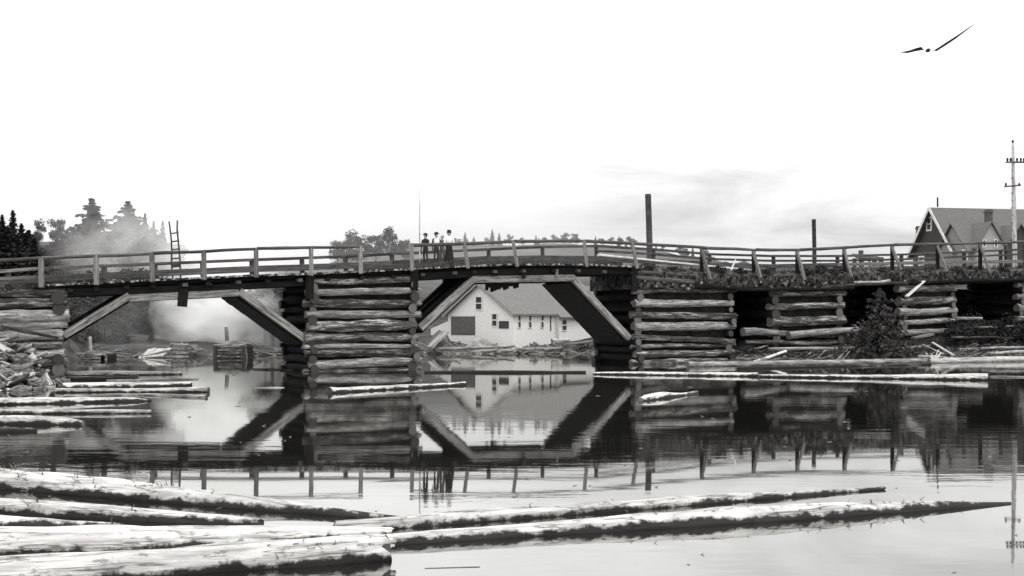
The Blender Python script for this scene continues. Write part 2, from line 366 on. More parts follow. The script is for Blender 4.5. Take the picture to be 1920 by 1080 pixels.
def build_bridge():
    root = empty('wooden_bridge', B(676, 700, 0), 'long humped timber bridge with braced spans and post-and-rail sides over log piers', 'bridge')
    WD = 4.2
    # deck planks (one surface part)
    mb = MB(); x = 60.0
    while x < 1200:
        p = prof(DECK_Y, x); x2 = x
        while (prof(DECK_Y, x2)-p).length < 0.23: x2 += 0.5
        q = prof(DECK_Y, x2)
        d = (q-p).normalized(); n = Vector((-TY, TX, 0)); u = d.cross(n); u = -u if u.z < 0 else u
        e0 = -0.32+random.uniform(-0.10, 0.05); e1 = WD+0.25+random.uniform(-0.1, 0.1)
        th = 0.07+random.uniform(0, 0.03); g = 0.012
        lift = random.uniform(-0.012, 0.02)
        a = p+d*g; b = q-d*g
        V = [a+n*e0-u*th, b+n*e0-u*th, b+n*e1-u*th, a+n*e1-u*th, a+n*e0+u*lift, b+n*e0+u*lift, b+n*e1+u*lift, a+n*e1+u*lift]
        mb.add(V, box_data((0, 0, 0), (1, 1, 1))[1])
        x = x2
    mb.build('deck', M['deck'], root)
    def runs(name, tab, xs, w, dy, rad, mat, kind='log', hh=0.2, ww=0.2):
        for a, b in zip(xs, xs[1:]):
            pa, pb = prof(tab, a, w, dy), prof(tab, b, w, dy)
            if kind == 'log': stick(name, pa, pb, rad, mat, root, sides=8, wob=0.04, endmat=M['end_dark'])
            else: beam(name, pa, pb, ww, hh, mat, root)
    # joists directly under the planks, main stringers lower down, needle beams between
    for w in (0.25, 1.5, 2.8, 4.0):
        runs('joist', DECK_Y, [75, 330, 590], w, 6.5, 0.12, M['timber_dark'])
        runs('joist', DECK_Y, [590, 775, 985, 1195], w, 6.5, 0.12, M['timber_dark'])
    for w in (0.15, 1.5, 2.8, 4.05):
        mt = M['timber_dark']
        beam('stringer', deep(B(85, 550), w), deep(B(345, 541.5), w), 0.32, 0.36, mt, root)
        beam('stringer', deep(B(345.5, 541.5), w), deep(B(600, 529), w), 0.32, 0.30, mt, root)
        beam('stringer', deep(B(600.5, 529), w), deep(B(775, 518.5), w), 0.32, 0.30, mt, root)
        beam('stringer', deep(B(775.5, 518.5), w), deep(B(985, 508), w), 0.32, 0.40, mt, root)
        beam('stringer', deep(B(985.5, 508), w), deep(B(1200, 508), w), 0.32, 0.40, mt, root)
    for x in (130, 180, 236, 285, 345, 388, 446, 500, 560, 612, 676, 735, 790, 850, 886, 925, 978, 1035, 1080, 1130, 1180):
        c = B(x, lerp(DECK_Y, x)+13.0)
        beam('needle_beam', deep(c, -0.22-random.uniform(0, 0.12)), deep(c, WD+0.2), 0.24, 0.17, M['rail'] if random.random() < 0.4 else M['timber_dark'], root)
    # straining beams and braces of the two spans
    for w in (0.1, 1.45, 2.75, 4.0):
        fm = M['timber_pale'] if w < 0.5 else M['timber_dark']  # front beam coloured as lit, inner ones darkened for deck shade
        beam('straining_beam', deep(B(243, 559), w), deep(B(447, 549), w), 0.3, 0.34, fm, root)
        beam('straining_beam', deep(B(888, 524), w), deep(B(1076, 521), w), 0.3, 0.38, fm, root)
    for w in (0.1, 1.15, 2.2, 3.15):
        fm = M['timber_pale'] if w < 0.5 else M['timber_dark']  # inner braces carry the shade of the deck in their colour
        for (xa, ya, xb, yb) in ((119, 629, 243, 554), (575, 637, 449, 546), (789, 615, 890, 522), (1181, 634, 1074, 520)):
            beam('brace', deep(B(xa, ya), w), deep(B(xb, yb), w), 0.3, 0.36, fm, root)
    # boarding nailed across the undersides of the braces
    for (xa, ya, xb, yb) in ((119, 640, 243, 565), (567, 643, 444, 555), (795, 622, 894, 531), (1174, 641, 1069, 530)):
        A, Bb = B(xa, ya), B(xb, yb)
        mb = MB(); n = 14
        for i in range(n):
            p = A.lerp(Bb, i/n); q = A.lerp(Bb, (i+0.97)/n)
            dz = Vector((0, 0, 0.05+random.uniform(0, 0.03)))
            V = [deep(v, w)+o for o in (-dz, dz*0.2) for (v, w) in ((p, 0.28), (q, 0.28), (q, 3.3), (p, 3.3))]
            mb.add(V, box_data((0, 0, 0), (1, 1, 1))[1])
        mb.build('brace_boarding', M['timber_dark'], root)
    # hangers
    beam('hanger', deep(B(344, 541), -0.05), deep(B(341, 575), -0.05), 0.42, 0.3, M['timber_dark'], root)
    beam('hanger', deep(B(980, 505), -0.1), deep(B(980, 522), -0.1), 0.22, 0.2, M['timber_dark'], root)
    beam('hanger', deep(B(1043, 505), -0.1), deep(B(1042, 519), -0.1), 0.16, 0.15, M['timber'], root)
    mb = MB()
    for i in range(13):
        xa = 925+i*4.8
        p = deep(B(xa, 528), 0.9); q = deep(B(xa+4.6, 528), 0.9)
        dn = Vector((0, 0, random.uniform(0.30, 0.58)*(1.0 if i < 8 else 0.75)))
        V = [v-d for d in (dn, Vector((0, 0, -0.05))) for v in (p, q, deep(q, 0.12), deep(p, 0.12))]
        mb.add(V, box_data((0, 0, 0), (1, 1, 1))[1])
    mb.build('hanging_boards', M['timber_dark'], root)
    mb = MB(); xs_ = [700+i*18 for i in range(28)]
    for a, b in zip(xs_, xs_[1:]):
        p, q = prof(DECK_Y, a), prof(DECK_Y, b-0.6)
        u = Vector((0, 0, 0.26))
        mb.add([deep(p, 1.0)+u*0.2, deep(q, 1.0)+u*0.2, deep(q, 3.0)+u*0.2, deep(p, 3.0)+u*0.2, deep(p, 1.0)+u, deep(q, 1.0)+u, deep(q, 3.0)+u, deep(p, 3.0)+u], box_data((0, 0, 0), (1, 1, 1))[1])
    mb.build('footway', M['rail'], root)
    # corner posts at the pier heads
    for (x, ya, yb) in ((580, 512, 560), (775, 503, 545), (1187, 500, 545)):
        beam('pier_cap_post', deep(B(x, ya), -0.12), deep(B(x, yb), -0.12), 0.4, 0.4, M['timber_dark'], root)
    # railings, near side
    right_lean = {870: 8, 962: 8, 1095: 6, 1185: 10, 1318: 15, 1415: 12, 1497: 13, 1585: 12, 1675: 15, 1760: 16, 1840: 18, 1925: 16}
    base_y = {1318: 524, 1415: 521, 1497: 525, 1585: 519, 1675: 506, 1760: 509, 1840: 512, 1925: 512}
    for x in POSTS:
        top = B(x, lerp(RAIL_Y, x)-1, -0.18)
        by = base_y.get(x, lerp(DECK_Y, x)+5)
        dx = right_lean.get(x, 1)
        if x >= 1318:
            beam('post', B(x-2, lerp(RAIL_Y, x), 0.05), B(x-2, lerp(DECK_Y, x)+6, 0.05), 0.22, 0.24, M['timber_dark'], root)
            beam('post_brace', B(x-3, lerp(RAIL_Y, x)+2, -0.12), B(x+dx-1, by, -0.75), 0.2, 0.16, M['timber'], root)
        else:
            beam('post', top, B(x+dx, by, -0.36), 0.2, 0.21, M['timber'], root)
    def rail(xs, tab, w, dy, r, mat, round_=True):
        for a, b in zip(xs, xs[1:]):
            pa, pb = deep(B(a, lerp(tab, a)+dy), w), deep(B(b, lerp(tab, b)+dy), w)
            if round_: stick('top_rail', pa, pb, [(0, r), (1, r*0.85)], mat, root, sides=8, wob=0.05)
            else: beam('middle_rail', pa, pb, 0.06, r, mat, root)
    rail([-60, 77, 285, 480, 678], RAIL_Y, -0.2, 0, 0.085, M['rail'])
    rail([768, 962, 1095, 1318, 1415, 1497, 1675, 1840, 2000], RAIL_Y, -0.16, 0, 0.105, M['rail'])
    rail([-60, 77], MID_Y, -0.14, 0, 0.15, M['timber'], False)
    rail([-60, 77], DECK_Y, -0.14, -15, 0.15, M['timber'], False)
    # railings, far side: a lower rail with short posts and a kick board
    bx = [-60, 15, 100, 195, 290, 380, 472, 566, 648, 735, 825, 916, 1017, 1118, 1225, 1330, 1450, 1570, 1690, 1807, 1876, 1990]
    for x in bx:
        beam('post', B(x, lerp(MID_Y, x)+1, WD), B(x+1, lerp(DECK_Y, x)+2, WD), 0.24, 0.22, M['rail'], root)
    for a, b in zip(bx, bx[1:]):
        ma, mb_ = lerp(MID_Y, a), lerp(MID_Y, b)
        beam('top_rail', B(a, ma, WD-0.14), B(b, mb_, WD-0.14), 0.08, 0.16, M['rail'], root)
        if a >= 1118: beam('middle_rail', B(a, ma+9, WD-0.15), B(b, mb_+9, WD-0.15), 0.06, 0.15, M['rail'], root)
        da, db = lerp(DECK_Y, a)-11, lerp(DECK_Y, b)-11
        beam('bottom_board', B(a, da, WD-0.16), B(b, db, WD-0.16), 0.06, 0.34 if a < 1330 else 0.26, M['rail'] if a < 1480 else M['timber'], root)
    return root
bridge = build_bridge()

# ------------------------------------------------------------------ log cribs
def crib(name, label, cat, x0, x1, rows, W=4.2, over=0.35, r0=0.22, mat=None, top_y=None, bot_y=None, group='log crib piers under the bridge', side_ends=True):
    """rows: list of (y_left, y_right, radius) of front logs from the top down; side logs lie between them."""
    root = empty(name, B((x0+x1)/2, bot_y, W/2), label, cat, group)
    for (ya, yb, r) in rows:
        a, b = B(x0, ya, 0), B(x1, yb, 0)
        d = (b-a).normalized()
        e0, e1 = random.uniform(0.0, over), random.uniform(0.0, over)
        r *= random.uniform(0.98, 1.2); rr = [(0, r*random.uniform(0.8, 1.15)), (0.35, r*random.uniform(0.9, 1.05)), (0.7, r*random.uniform(0.9, 1.1)), (1, r*random.uniform(0.75, 1.15))]
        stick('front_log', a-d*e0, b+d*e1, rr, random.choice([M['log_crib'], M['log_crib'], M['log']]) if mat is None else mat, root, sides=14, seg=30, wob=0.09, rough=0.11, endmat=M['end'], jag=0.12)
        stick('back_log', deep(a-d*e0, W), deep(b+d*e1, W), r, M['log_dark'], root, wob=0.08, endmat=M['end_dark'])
    for (ra, rb) in zip(rows, rows[1:]):
        for k, x in ((0, x0+5), (1, x1-6)):
            y = (ra[k]+rb[k])/2+random.uniform(-1, 1)
            r = r0*random.uniform(0.75, 1.25)
            c = B(x+random.uniform(-3, 3), y, 0)
            stick('side_log', deep(c, random.uniform(-0.42, -0.04)), deep(c, W+0.3), r, M['log_dark'], root, sides=12, seg=6, wob=0.05, endmat=M['end'] if random.random() < 0.5 else M['end_dark'])  # same logs as the front, with shade put into their colour
    # rubble fill inside
    ty, by = top_y, bot_y
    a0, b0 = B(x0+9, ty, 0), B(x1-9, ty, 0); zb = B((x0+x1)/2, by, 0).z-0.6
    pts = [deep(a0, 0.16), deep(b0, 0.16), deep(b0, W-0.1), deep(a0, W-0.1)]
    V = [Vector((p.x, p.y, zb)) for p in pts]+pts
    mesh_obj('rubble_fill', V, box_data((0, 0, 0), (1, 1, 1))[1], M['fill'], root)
    return root

crib('log_crib_pier', 'tall log crib pier standing in the water between the two braced spans', 'bridge pier', 581, 779,
     [(530, 523, 0.15), (549, 546, 0.17), (569, 568, 0.21), (590, 590, 0.2), (612, 609, 0.24), (634, 632, 0.23), (650, 649, 0.13), (663, 660, 0.2), (684, 677, 0.25), (699, 694, 0.19)], top_y=518, bot_y=706)
crib('log_crib_pier', 'wide log crib pier at the right foot of the right-hand braced span', 'bridge pier', 1190, 1372,
     [(546, 543, 0.17), (570, 568, 0.21), (590, 594, 0.2), (612, 612, 0.23), (632, 640, 0.18), (650, 647, 0.13), (664, 661, 0.2), (679, 679, 0.2)], top_y=530, bot_y=688)
crib('log_crib_pier', 'short log crib with big sawn log ends, between two dark openings', 'bridge pier', 1446, 1577,
     [(551, 549, 0.2), (575, 573, 0.22), (604, 600, 0.3), (626, 626, 0.22), (644, 642, 0.2), (660, 658, 0.2)], r0=0.3, top_y=535, bot_y=668)
crib('log_crib_pier', 'small log crib beside the young spruce with a pale board leaning on it', 'bridge pier', 1686, 1789,
     [(524, 524, 0.15), (543, 541, 0.22), (565, 562, 0.27), (586, 582, 0.26), (606, 601, 0.2), (624, 620, 0.2)], r0=0.24, top_y=520, bot_y=640)
crib('log_crib_pier', 'log crib cut off by the right edge of the photo', 'bridge pier', 1908, 2010,
     [(535, 535, 0.2), (556, 556, 0.24), (577, 577, 0.24), (598, 598, 0.22)], r0=0.24, top_y=518, bot_y=640)
crib('log_crib_abutment', 'log crib abutment at the left end of the bridge beside the rubble heap', 'bridge abutment', -70, 114,
     [(552, 549, 0.2), (572, 568, 0.22), (596, 591, 0.26), (615, 609, 0.2), (632, 628, 0.24), (652, 646, 0.2), (668, 664, 0.2), (686, 682, 0.22), (702, 700, 0.22)], r0=0.25, top_y=540, bot_y=712)

# added dark log backing that blackens the openings under the right-hand approach
def added_backing():
    root = empty('added_log_backing', B(1500, 650, 4.5), 'added dark log backing that blackens the openings between the right-hand cribs', 'wall')
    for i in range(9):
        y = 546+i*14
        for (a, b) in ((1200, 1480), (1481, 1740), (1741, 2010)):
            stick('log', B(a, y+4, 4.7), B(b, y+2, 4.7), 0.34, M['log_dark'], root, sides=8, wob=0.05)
added_backing()

# earth-filled roadway over the right-hand cribs, and its bearer logs
def approach():
    V = []; Fc = []; n = 170
    for i in range(n+1):
        x = 1188+(2010-1188)*i/n
        p = prof(DECK_Y, x); q = B(x, lerp([(1188, 541), (1318, 541), (1420, 543), (1560, 540), (1700, 531), (1800, 530), (2010, 528)], x), 0)
        ring = [(deep(p, 4.9), -0.6), (deep(p, 4.4), 0.0), (deep(p, 2.2), 0.03), (deep(p, 0.3), 0.0), (deep(p, -0.02), -0.12)]
        for k in range(1, 5):
            v = p.lerp(q, k/4); ring.append((deep(v, -0.2-0.1*math.sin(k)), 0))
        ring += [(deep(q, 0.6), -0.02), (deep(q, 4.9), -0.05)]
        for j, (v, dz) in enumerate(ring):
            nn = noise.noise((v.x*1.7, v.z*2.5+j, 3.3)); n2 = noise.noise((v.x*5, v.z*6+j*2, 8.1))
            off = (nn*0.22+n2*0.12) if 3 < j < 9 else nn*0.06
            V.append(deep(v, -off)+Vector((0, 0, dz+off*0.4)))
    m = len(ring)
    for i in range(n):
        for j in range(m):
            k = (j+1) % m
            Fc.append((i*m+j, i*m+k, (i+1)*m+k, (i+1)*m+j))
    Fc.append(tuple(range(m))); Fc.append(tuple(n*m+j for j in range(m))[::-1])
    o = mesh_obj('approach_road', V, Fc, M['earth']); tag(o, kind='structure')
approach()
def bearers():
    root = empty('bearer_logs', B(1500, 545, 0), 'ragged row of bearer logs carrying the earth roadway across the cribs', 'bearers')
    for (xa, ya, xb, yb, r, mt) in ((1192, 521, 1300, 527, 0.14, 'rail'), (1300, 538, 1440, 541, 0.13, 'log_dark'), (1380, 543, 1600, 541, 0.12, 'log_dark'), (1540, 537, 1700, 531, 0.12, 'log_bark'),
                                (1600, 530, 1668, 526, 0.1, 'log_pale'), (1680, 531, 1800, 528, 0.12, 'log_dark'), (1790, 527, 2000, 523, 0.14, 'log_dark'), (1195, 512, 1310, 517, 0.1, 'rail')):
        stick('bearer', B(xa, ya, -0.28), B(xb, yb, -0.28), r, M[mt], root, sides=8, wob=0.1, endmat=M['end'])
    for i in range(90):
        x = random.uniform(1192, 1560) if i < 66 else random.uniform(1560, 1930)
        y = random.uniform(521, 541) if x < 1560 else random.uniform(515, 530)
        r = random.uniform(0.05, 0.12); c = B(x, y, 0); k = random.uniform(0.22, 0.42)
        stick('pole_end', deep(c, -k)+Vector((0, 0, random.uniform(-0.08, 0.08))), deep(c, 0.7), r, random.choice([M['log_crib'], M['log_bark'], M['log']]), root, sides=8, seg=4, rough=0.15, endmat=random.choice([M['end'], M['log'], M['end_dark']]))
bearers()

# ------------------------------------------------------------------ floating logs
FLOAT = 'logs floating on the river'
def flog(label, a, b, rad, mat, zoff=0.25, wob=0.05, jag=0.05, twigs=(), group=FLOAT, za=None, zb=None, rough=0.09, sides=14, endmat=None, name='floating_log', cat='log', splinter=False):
    r0 = rad if not isinstance(rad, (list, tuple)) else rad[0][1]
    r1 = rad if not isinstance(rad, (list, tuple)) else rad[-1][1]
    A = Wt(*a, za if za is not None else r0*zoff); Bp = Wt(*b, zb if zb is not None else r1*zoff)
    o = stick(name, A, Bp, rad, mat, None, sides=sides, seg=max(10, min(70, int((Bp-A).length/0.16))), wob=wob, rough=rough, endmat=endmat or M['end'], jag=jag, roll=0.0)
    tag(o, label, cat, group)
    X = (Bp-A).normalized(); n = X.cross(Vector((0, 0, 1))).normalized()
    if splinter:
        for k in range(12):
            an = random.uniform(-0.6, 3.7); q = r1*random.uniform(0.5, 0.92)
            off = n*math.cos(an)*q+Vector((0, 0, 1))*math.sin(an)*q
            stick('splinter', Bp+off-X*0.35, Bp+off*random.uniform(0.9, 1.15)+X*random.uniform(0.0, 0.12), [(0, 0.05), (0.6, 0.045), (1, 0.012)], mat, o, sides=6, seg=5, wob=0.03, rough=0.3)
    for (t, ln, ang) in twigs:
        p = A.lerp(Bp, t); r = lerp(rad, t) if isinstance(rad, (list, tuple)) else rad
        dr = (math.cos(ang)*n+math.sin(ang)*Vector((0, 0, 1))+X*random.uniform(-0.6, 0.6)).normalized()
        stick('branch_stub', p+dr*r*0.7, p+dr*(r+ln), [(0, 0.013), (1, 0.004)], M['log'], o, sides=6, seg=5, wob=0.10)
    return o
# foreground raft
flog('long thick log with torn bark tufts, farthest log of the foreground raft', (-70, 906), (748, 976),
     [(0, 0.22), (0.3, 0.20), (0.52, 0.17), (0.75, 0.12), (1, 0.04)], M['float_pale'], 0.45,
     twigs=[(random.gauss(c, 0.012), random.uniform(0.04, 0.13), random.uniform(0.0, 1.7)) for c in (0.15, 0.19, 0.33, 0.35, 0.47, 0.5, 0.51) for _ in range(7)]+[(0.17, 0.16, 0.6), (0.19, 0.2, 0.3), (0.21, 0.18, -0.1), (0.33, 0.12, 1.4), (0.46, 0.16, 1.2), (0.49, 0.18, 1.6), (0.51, 0.2, 0.7), (0.62, 0.12, 1.0), (0.65, 0.28, -0.2)])
flog('dark-ended log with bark strips, second log from the far side of the foreground raft', (-70, 958), (488, 987),
     [(0, 0.14), (0.5, 0.14), (0.9, 0.10), (1, 0.075)], M['float_pale'], 0.4, endmat=M['end_dark'],
     twigs=[(0.26, 0.22, 0.6), (0.28, 0.2, 1.0), (0.31, 0.14, 0.9), (0.58, 0.22, 0.3), (0.6, 0.2, 0.8)])
flog('short thin pale log wedged beside the widest foreground log at the left edge', (-60, 984), (225, 992), [(0, 0.11), (0.8, 0.09), (1, 0.05)], M['float_pale'], 0.4, twigs=[(0.95, 0.18, 0.9), (0.92, 0.12, 0.4)])
flog('widest pale peeled log of the foreground raft, reaching in from the left edge', (-90, 1046), (735, 1010), [(0, 0.235), (0.4, 0.215), (0.75, 0.14), (1, 0.09)], M['float_pale'], 0.4)
flog('nearest foreground log with a broken splintered end, along the bottom left', (-90, 1102), (726, 1046), [(0, 0.20), (0.5, 0.18), (0.9, 0.2), (1, 0.17)], M['float_pale'], 0.45, jag=0.14, endmat=M['end_dark'],
     twigs=[(random.uniform(0.7, 0.97), random.uniform(0.03, 0.08), random.uniform(0.3, 1.5)) for _ in range(14)], splinter=True)
flog('slim tapering log with a knobbed dark tip pointing right, behind the longer one', (628, 997), (1655, 918), [(0, 0.12), (0.3, 0.125), (0.6, 0.11), (0.9, 0.045), (0.985, 0.03), (0.995, 0.06), (1, 0.04)], M['float_low'], 0.3,
     twigs=[(0.45, 0.07, 1.5), (0.3, 0.06, 1.4)])
flog('longest foreground log tapering to a point at the right, underside dark with waterline damp and painted shade', (640, 1026), (1893, 944), [(0, 0.10), (0.25, 0.125), (0.5, 0.165), (0.7, 0.16), (0.85, 0.10), (1, 0.035)], M['float_pale'], 0.3,
     twigs=[(random.uniform(0.3, 0.93), random.uniform(0.02, 0.05), random.uniform(0.2, 1.4)) for _ in range(30)]+[(0.55, 0.05, 1.2), (0.6, 0.06, 0.9), (0.66, 0.06, 1.1), (0.7, 0.07, 0.8), (0.75, 0.06, 1.2), (0.8, 0.07, 1.0), (0.84, 0.08, 1.3), (0.63, 0.05, 0.7), (0.72, 0.05, 1.3), (0.47, 0.05, 1.0), (0.42, 0.06, 1.2)])
flog('faint slender stick adrift right of the broken log end', (795, 1066), (900, 1063), 0.009, M['log'], 0.0, sides=6, wob=0.0)
# left drift
flog('pale log in front of the left abutment, farthest of the left drift', (122, 705), (342, 702), [(0, 0.17), (0.6, 0.16), (0.93, 0.13), (1, 0.09)], M['float_log'], 0.5, wob=0.12, twigs=[(0.9, 0.1, 1.2)])
flog('thin dark log lying just in front of the farthest left drift log', (128, 712), (260, 712), [(0, 0.14), (0.8, 0.12), (1, 0.16)], M['float_bark'], 0.3)
flog('slim pole lying behind the long left drift logs', (200, 714), (372, 711.5), 0.05, M['log'], 0.3)
flog('smooth white log with a square end, left drift below the abutment corner', (118, 728), (360, 723), [(0, 0.15), (0.8, 0.13), (1, 0.11)], M['float_pale'], 0.4)
flog('long log with a round dark butt, longest reach of the left drift', (105, 736), (391, 735), [(0, 0.1), (0.7, 0.11), (1, 0.13)], M['float_log'], 0.4, endmat=M['end_dark'])
flog('thin dark-tipped pole beside the round-butted left drift log', (262, 741), (387, 746), [(0, 0.05), (1, 0.08)], M['log'], 0.3, endmat=M['end_dark'])
flog('thin cracked pole among the left drift logs', (120, 744), (262, 741), 0.05, M['log'], 0.3)
flog('long white log pointing right from the foot of the rubble heap', (-60, 760), (284, 752), [(0, 0.16), (0.6, 0.15), (0.9, 0.1), (1, 0.04)], M['float_pale'], 0.4)
flog('slender dark-ended log floating below the white one at the left edge', (-60, 776), (284, 775), [(0, 0.1), (1, 0.085)], M['float_log'], 0.3, endmat=M['end_dark'])
flog('blunt pale log nearest the camera in the left drift', (-60, 793), (155, 797), [(0, 0.17), (0.8, 0.15), (1, 0.07)], M['float_pale'], 0.4)
flog('grey water-soaked log at the left edge below the blunt pale log', (-60, 812), (70, 809), [(0, 0.12), (1, 0.06)], M['float_bark'], 0.15)
# middle of the river
flog('straight pale log drifting in front of the middle crib pier', (617, 737), (871, 722), [(0, 0.17), (0.06, 0.13), (1, 0.10)], M['float_pale'], 0.35, endmat=M['end_dark'])
flog('low dark boom log under the right-hand span', (795, 699), (1098, 699), [(0, 0.08), (0.6, 0.10), (1, 0.09)], M['float_bark'], 0.3)
flog('pale boom log in front of the wide crib pier', (1112, 702), (1422, 706), [(0, 0.07), (0.3, 0.13), (1, 0.12)], M['float_pale'], 0.4)
flog('long boom log ending in a thick rounded butt at the right', (1423, 707), (1852, 713), [(0, 0.08), (0.4, 0.1), (0.8, 0.16), (0.9, 0.22), (1, 0.21)], M['float_pale'], 0.4)
flog('short white peeled stump floating on the dark reflection', (1198, 752), (1307, 738), [(0, 0.10), (0.12, 0.19), (0.45, 0.17), (0.7, 0.10), (1, 0.09)], M['float_pale'], 0.3, wob=0.12)
flog('thin twig afloat left of the middle pier', (474, 728), (532, 727), 0.025, M['log'], 0.3, sides=6)
flog('thin pole trailing off the right edge', (1856, 707), (1990, 708), 0.05, M['log'], 0.3, sides=8)
flog('long grounded log along the bank at the foot of the right cribs', (1290, 688), (1738, 679), [(0, 0.15), (1, 0.15)], M['log'], 0.8)
flog('lower grounded log beside the bank under the spruce', (1380, 692), (1745, 684), [(0, 0.09), (1, 0.08)], M['log_bark'], 0.5)
flog('bleached log grounded on the bank at the right edge', (1742, 681), (1990, 676), [(0, 0.16), (1, 0.2)], M['log_pale'], 0.8)
flog('dark log lying low in the water beyond the left span', (475, 693), (548, 694), [(0, 0.06), (1, 0.06)], M['log_bark'], 0.2)

# ------------------------------------------------------------------ boards, sticks and drift on the banks
def loose(label, a, b, r, mat, flat=False, name='drift_stick', cat='driftwood', group='driftwood on the right bank'):
    o = beam(name, a, b, r*2.2, r*0.7, mat) if flat else stick(name, a, b, [(0, r), (1, r*0.7)], mat, sides=8, wob=0.08, endmat=M['end'])
    return tag(o, label, cat, group)
def G(x, D, dz=0.0):
    X = (x-960)/F*D
    return Vector((X, D, max(gz(X, D), 0)+dz))
loose('white driftwood pole propped up beside the wide crib pier', P(1412, 680, 67.5), P(1474, 659, 69), 0.11, M['white_board'])
loose('pale board leaning diagonally against the small crib', B(1700, 556, -0.5), B(1732, 527, -0.4), 0.13, M['white_board'], True, 'leaning_board', 'board')
loose('grey board sloping down the bank right of the spruce', P(1748, 642, 72), P(1788, 666, 70.5), 0.1, M['log_pale'], True)
loose('dark board sloping down the bank, left of the grey one', P(1730, 646, 72), P(1770, 664, 70.8), 0.08, M['log'], True)
for (xa, ya, xb, yb, c) in ((1600, 652, 1578, 675, 'bundled pale twig left of the spruce foot, rightmost'), (1592, 652, 1568, 676, 'pale twig left of the spruce foot, second from the right'), (1552, 655, 1523, 676, 'thin grey twig slanting up in the middle of the bank'),
                            (1522, 660, 1500, 676, 'short grey twig slanting up the bank, leftmost of the three')):
    loose(c, P(xa, ya, 70.5), P(xb, yb, 69.5), 0.035, M['log_pale'])
loose('pale log on the slope right of the small crib', P(1792, 598, 77), P(1842, 597, 77), 0.13, M['log'])
loose('long grey log at the foot of the short crib', B(1392, 622, -0.3), B(1460, 624, -0.3), 0.28, M['log'])
loose('bark-covered log reaching behind the spruce', B(1478, 628, -0.4), B(1650, 614, -0.4), 0.26, M['log'])
loose('thin pole lying on the far right slope', P(1785, 632, 75), P(1900, 634, 75.5), 0.09, M['log_bark'])
loose('flat grey slab of wood on the bank right of the spruce', P(1712, 634, 72.5), P(1748, 627, 73), 0.2, M['log'], True)
loose('long white plank fallen against the inside of the railing', B(1122, 478, 0.5), B(1408, 507, 0.3), 0.16, M['white_board'], True, 'fallen_plank', 'plank', None)
loose('short white stake standing by the fallen plank end', B(1369, 510, 0.1), B(1380, 487, 0.1), 0.06, M['white_board'], False, 'stake', 'stake', None)
for (xa, ya, xb, yb, D, r, mt, c) in ((1398, 641, 1560, 645, 70.2, 0.15, 'log_crib', 'bark-stained log half buried across the bank left of the spruce'), (1440, 655, 1602, 652, 69.6, 0.12, 'log', 'low grey log lying across the bank below the short crib'),
        (1385, 664, 1440, 648, 69.4, 0.1, 'log_crib', 'dark crooked limb slanting up beside the wide crib pier'), (1796, 655, 1925, 651, 74.5, 0.1, 'log', 'long pale pole low on the far right slope'), (1805, 616, 1900, 611, 76.5, 0.08, 'log', 'thin pale pole high on the far right slope'),
        (1850, 664, 1940, 658, 74.2, 0.14, 'log_pale', 'bleached log end on the far right slope near the water'), (1690, 655, 1742, 648, 71.6, 0.12, 'log', 'short log right of the spruce foot'), (1720, 668, 1790, 671, 70.8, 0.09, 'log_pale', 'pale stick flat on the ground by the root stump')):
    loose(c, P(xa, ya, D), P(xb, yb, D+0.6), r, M[mt])
def stump():
    root = empty('root_stump', P(1748, 682, 70), 'bleached root stump with splayed spikes at the water edge', 'stump')
    c = P(1750, 676, 70)
    stick('trunk', c+Vector((-0.1, 0, -0.2)), c+Vector((0.35, 0.1, 0.1)), [(0, 0.22), (1, 0.12)], M['log_pale'], root, sides=8)
    for i in range(11):
        an = random.uniform(0.1, 3.0); ln = random.uniform(0.35, 0.75)
        stick('root', c, c+Vector((math.cos(an)*ln*1.2, random.uniform(-.3, .3), math.sin(an)*ln)), [(0, 0.07), (1, 0.015)], M['white_board'], root, sides=6, seg=4, wob=0.06)
stump()
def drift_bits():
    """Many small chips and sticks nobody could count along the right bank and the far shore."""
    mb = MB()
    def chip(p, ln, th):
        mw = Matrix.Translation(p) @ Matrix.Rotation(random.uniform(-0.8, 0.8), 4, 'Z') @ Matrix.Rotation(random.uniform(-0.5, 0.5), 4, 'Y')
        mb.box((-ln/2, -th/2, -th/3), (ln/2, th/2, th/3), mw)
    for i in range(260):
        x = random.uniform(1385, 1920); D = lerp(T_DS, x)+random.uniform(-0.2, 3.4)
        chip(G(x, D, 0.08), random.uniform(0.2, 1.3), random.uniform(0.04, 0.12))
    for i in range(420):
        x = random.uniform(790, 1118); D = 87+random.uniform(-0.5, 3)
        chip(G(x, D, 0.06), random.uniform(0.3, 2.2), random.uniform(0.05, 0.2))
    for i in range(90):
        x = random.uniform(130, 545); D = lerp(T_DS, x)+random.uniform(-0.8, 3)
        chip(G(x, D, 0.06), random.uniform(0.3, 2.0), random.uniform(0.05, 0.15))
    for i in range(150):
        x = random.uniform(-20, 118); D = 44.5+random.uniform(0, 3.0)
        chip(G(x, D, 0.1), random.uniform(0.2, 0.9), random.uniform(0.05, 0.12))
    for i in range(80):
        y = random.uniform(690, 1075); x = random.uniform(0, 1920); p = Wt(x, y, 0.004)
        chip(p, random.uniform(0.03, 0.16)*p.y/25, 0.02*p.y/25)
    o = mb.build('drift_debris', M['log']); tag(o, kind='stuff')
drift_bits()

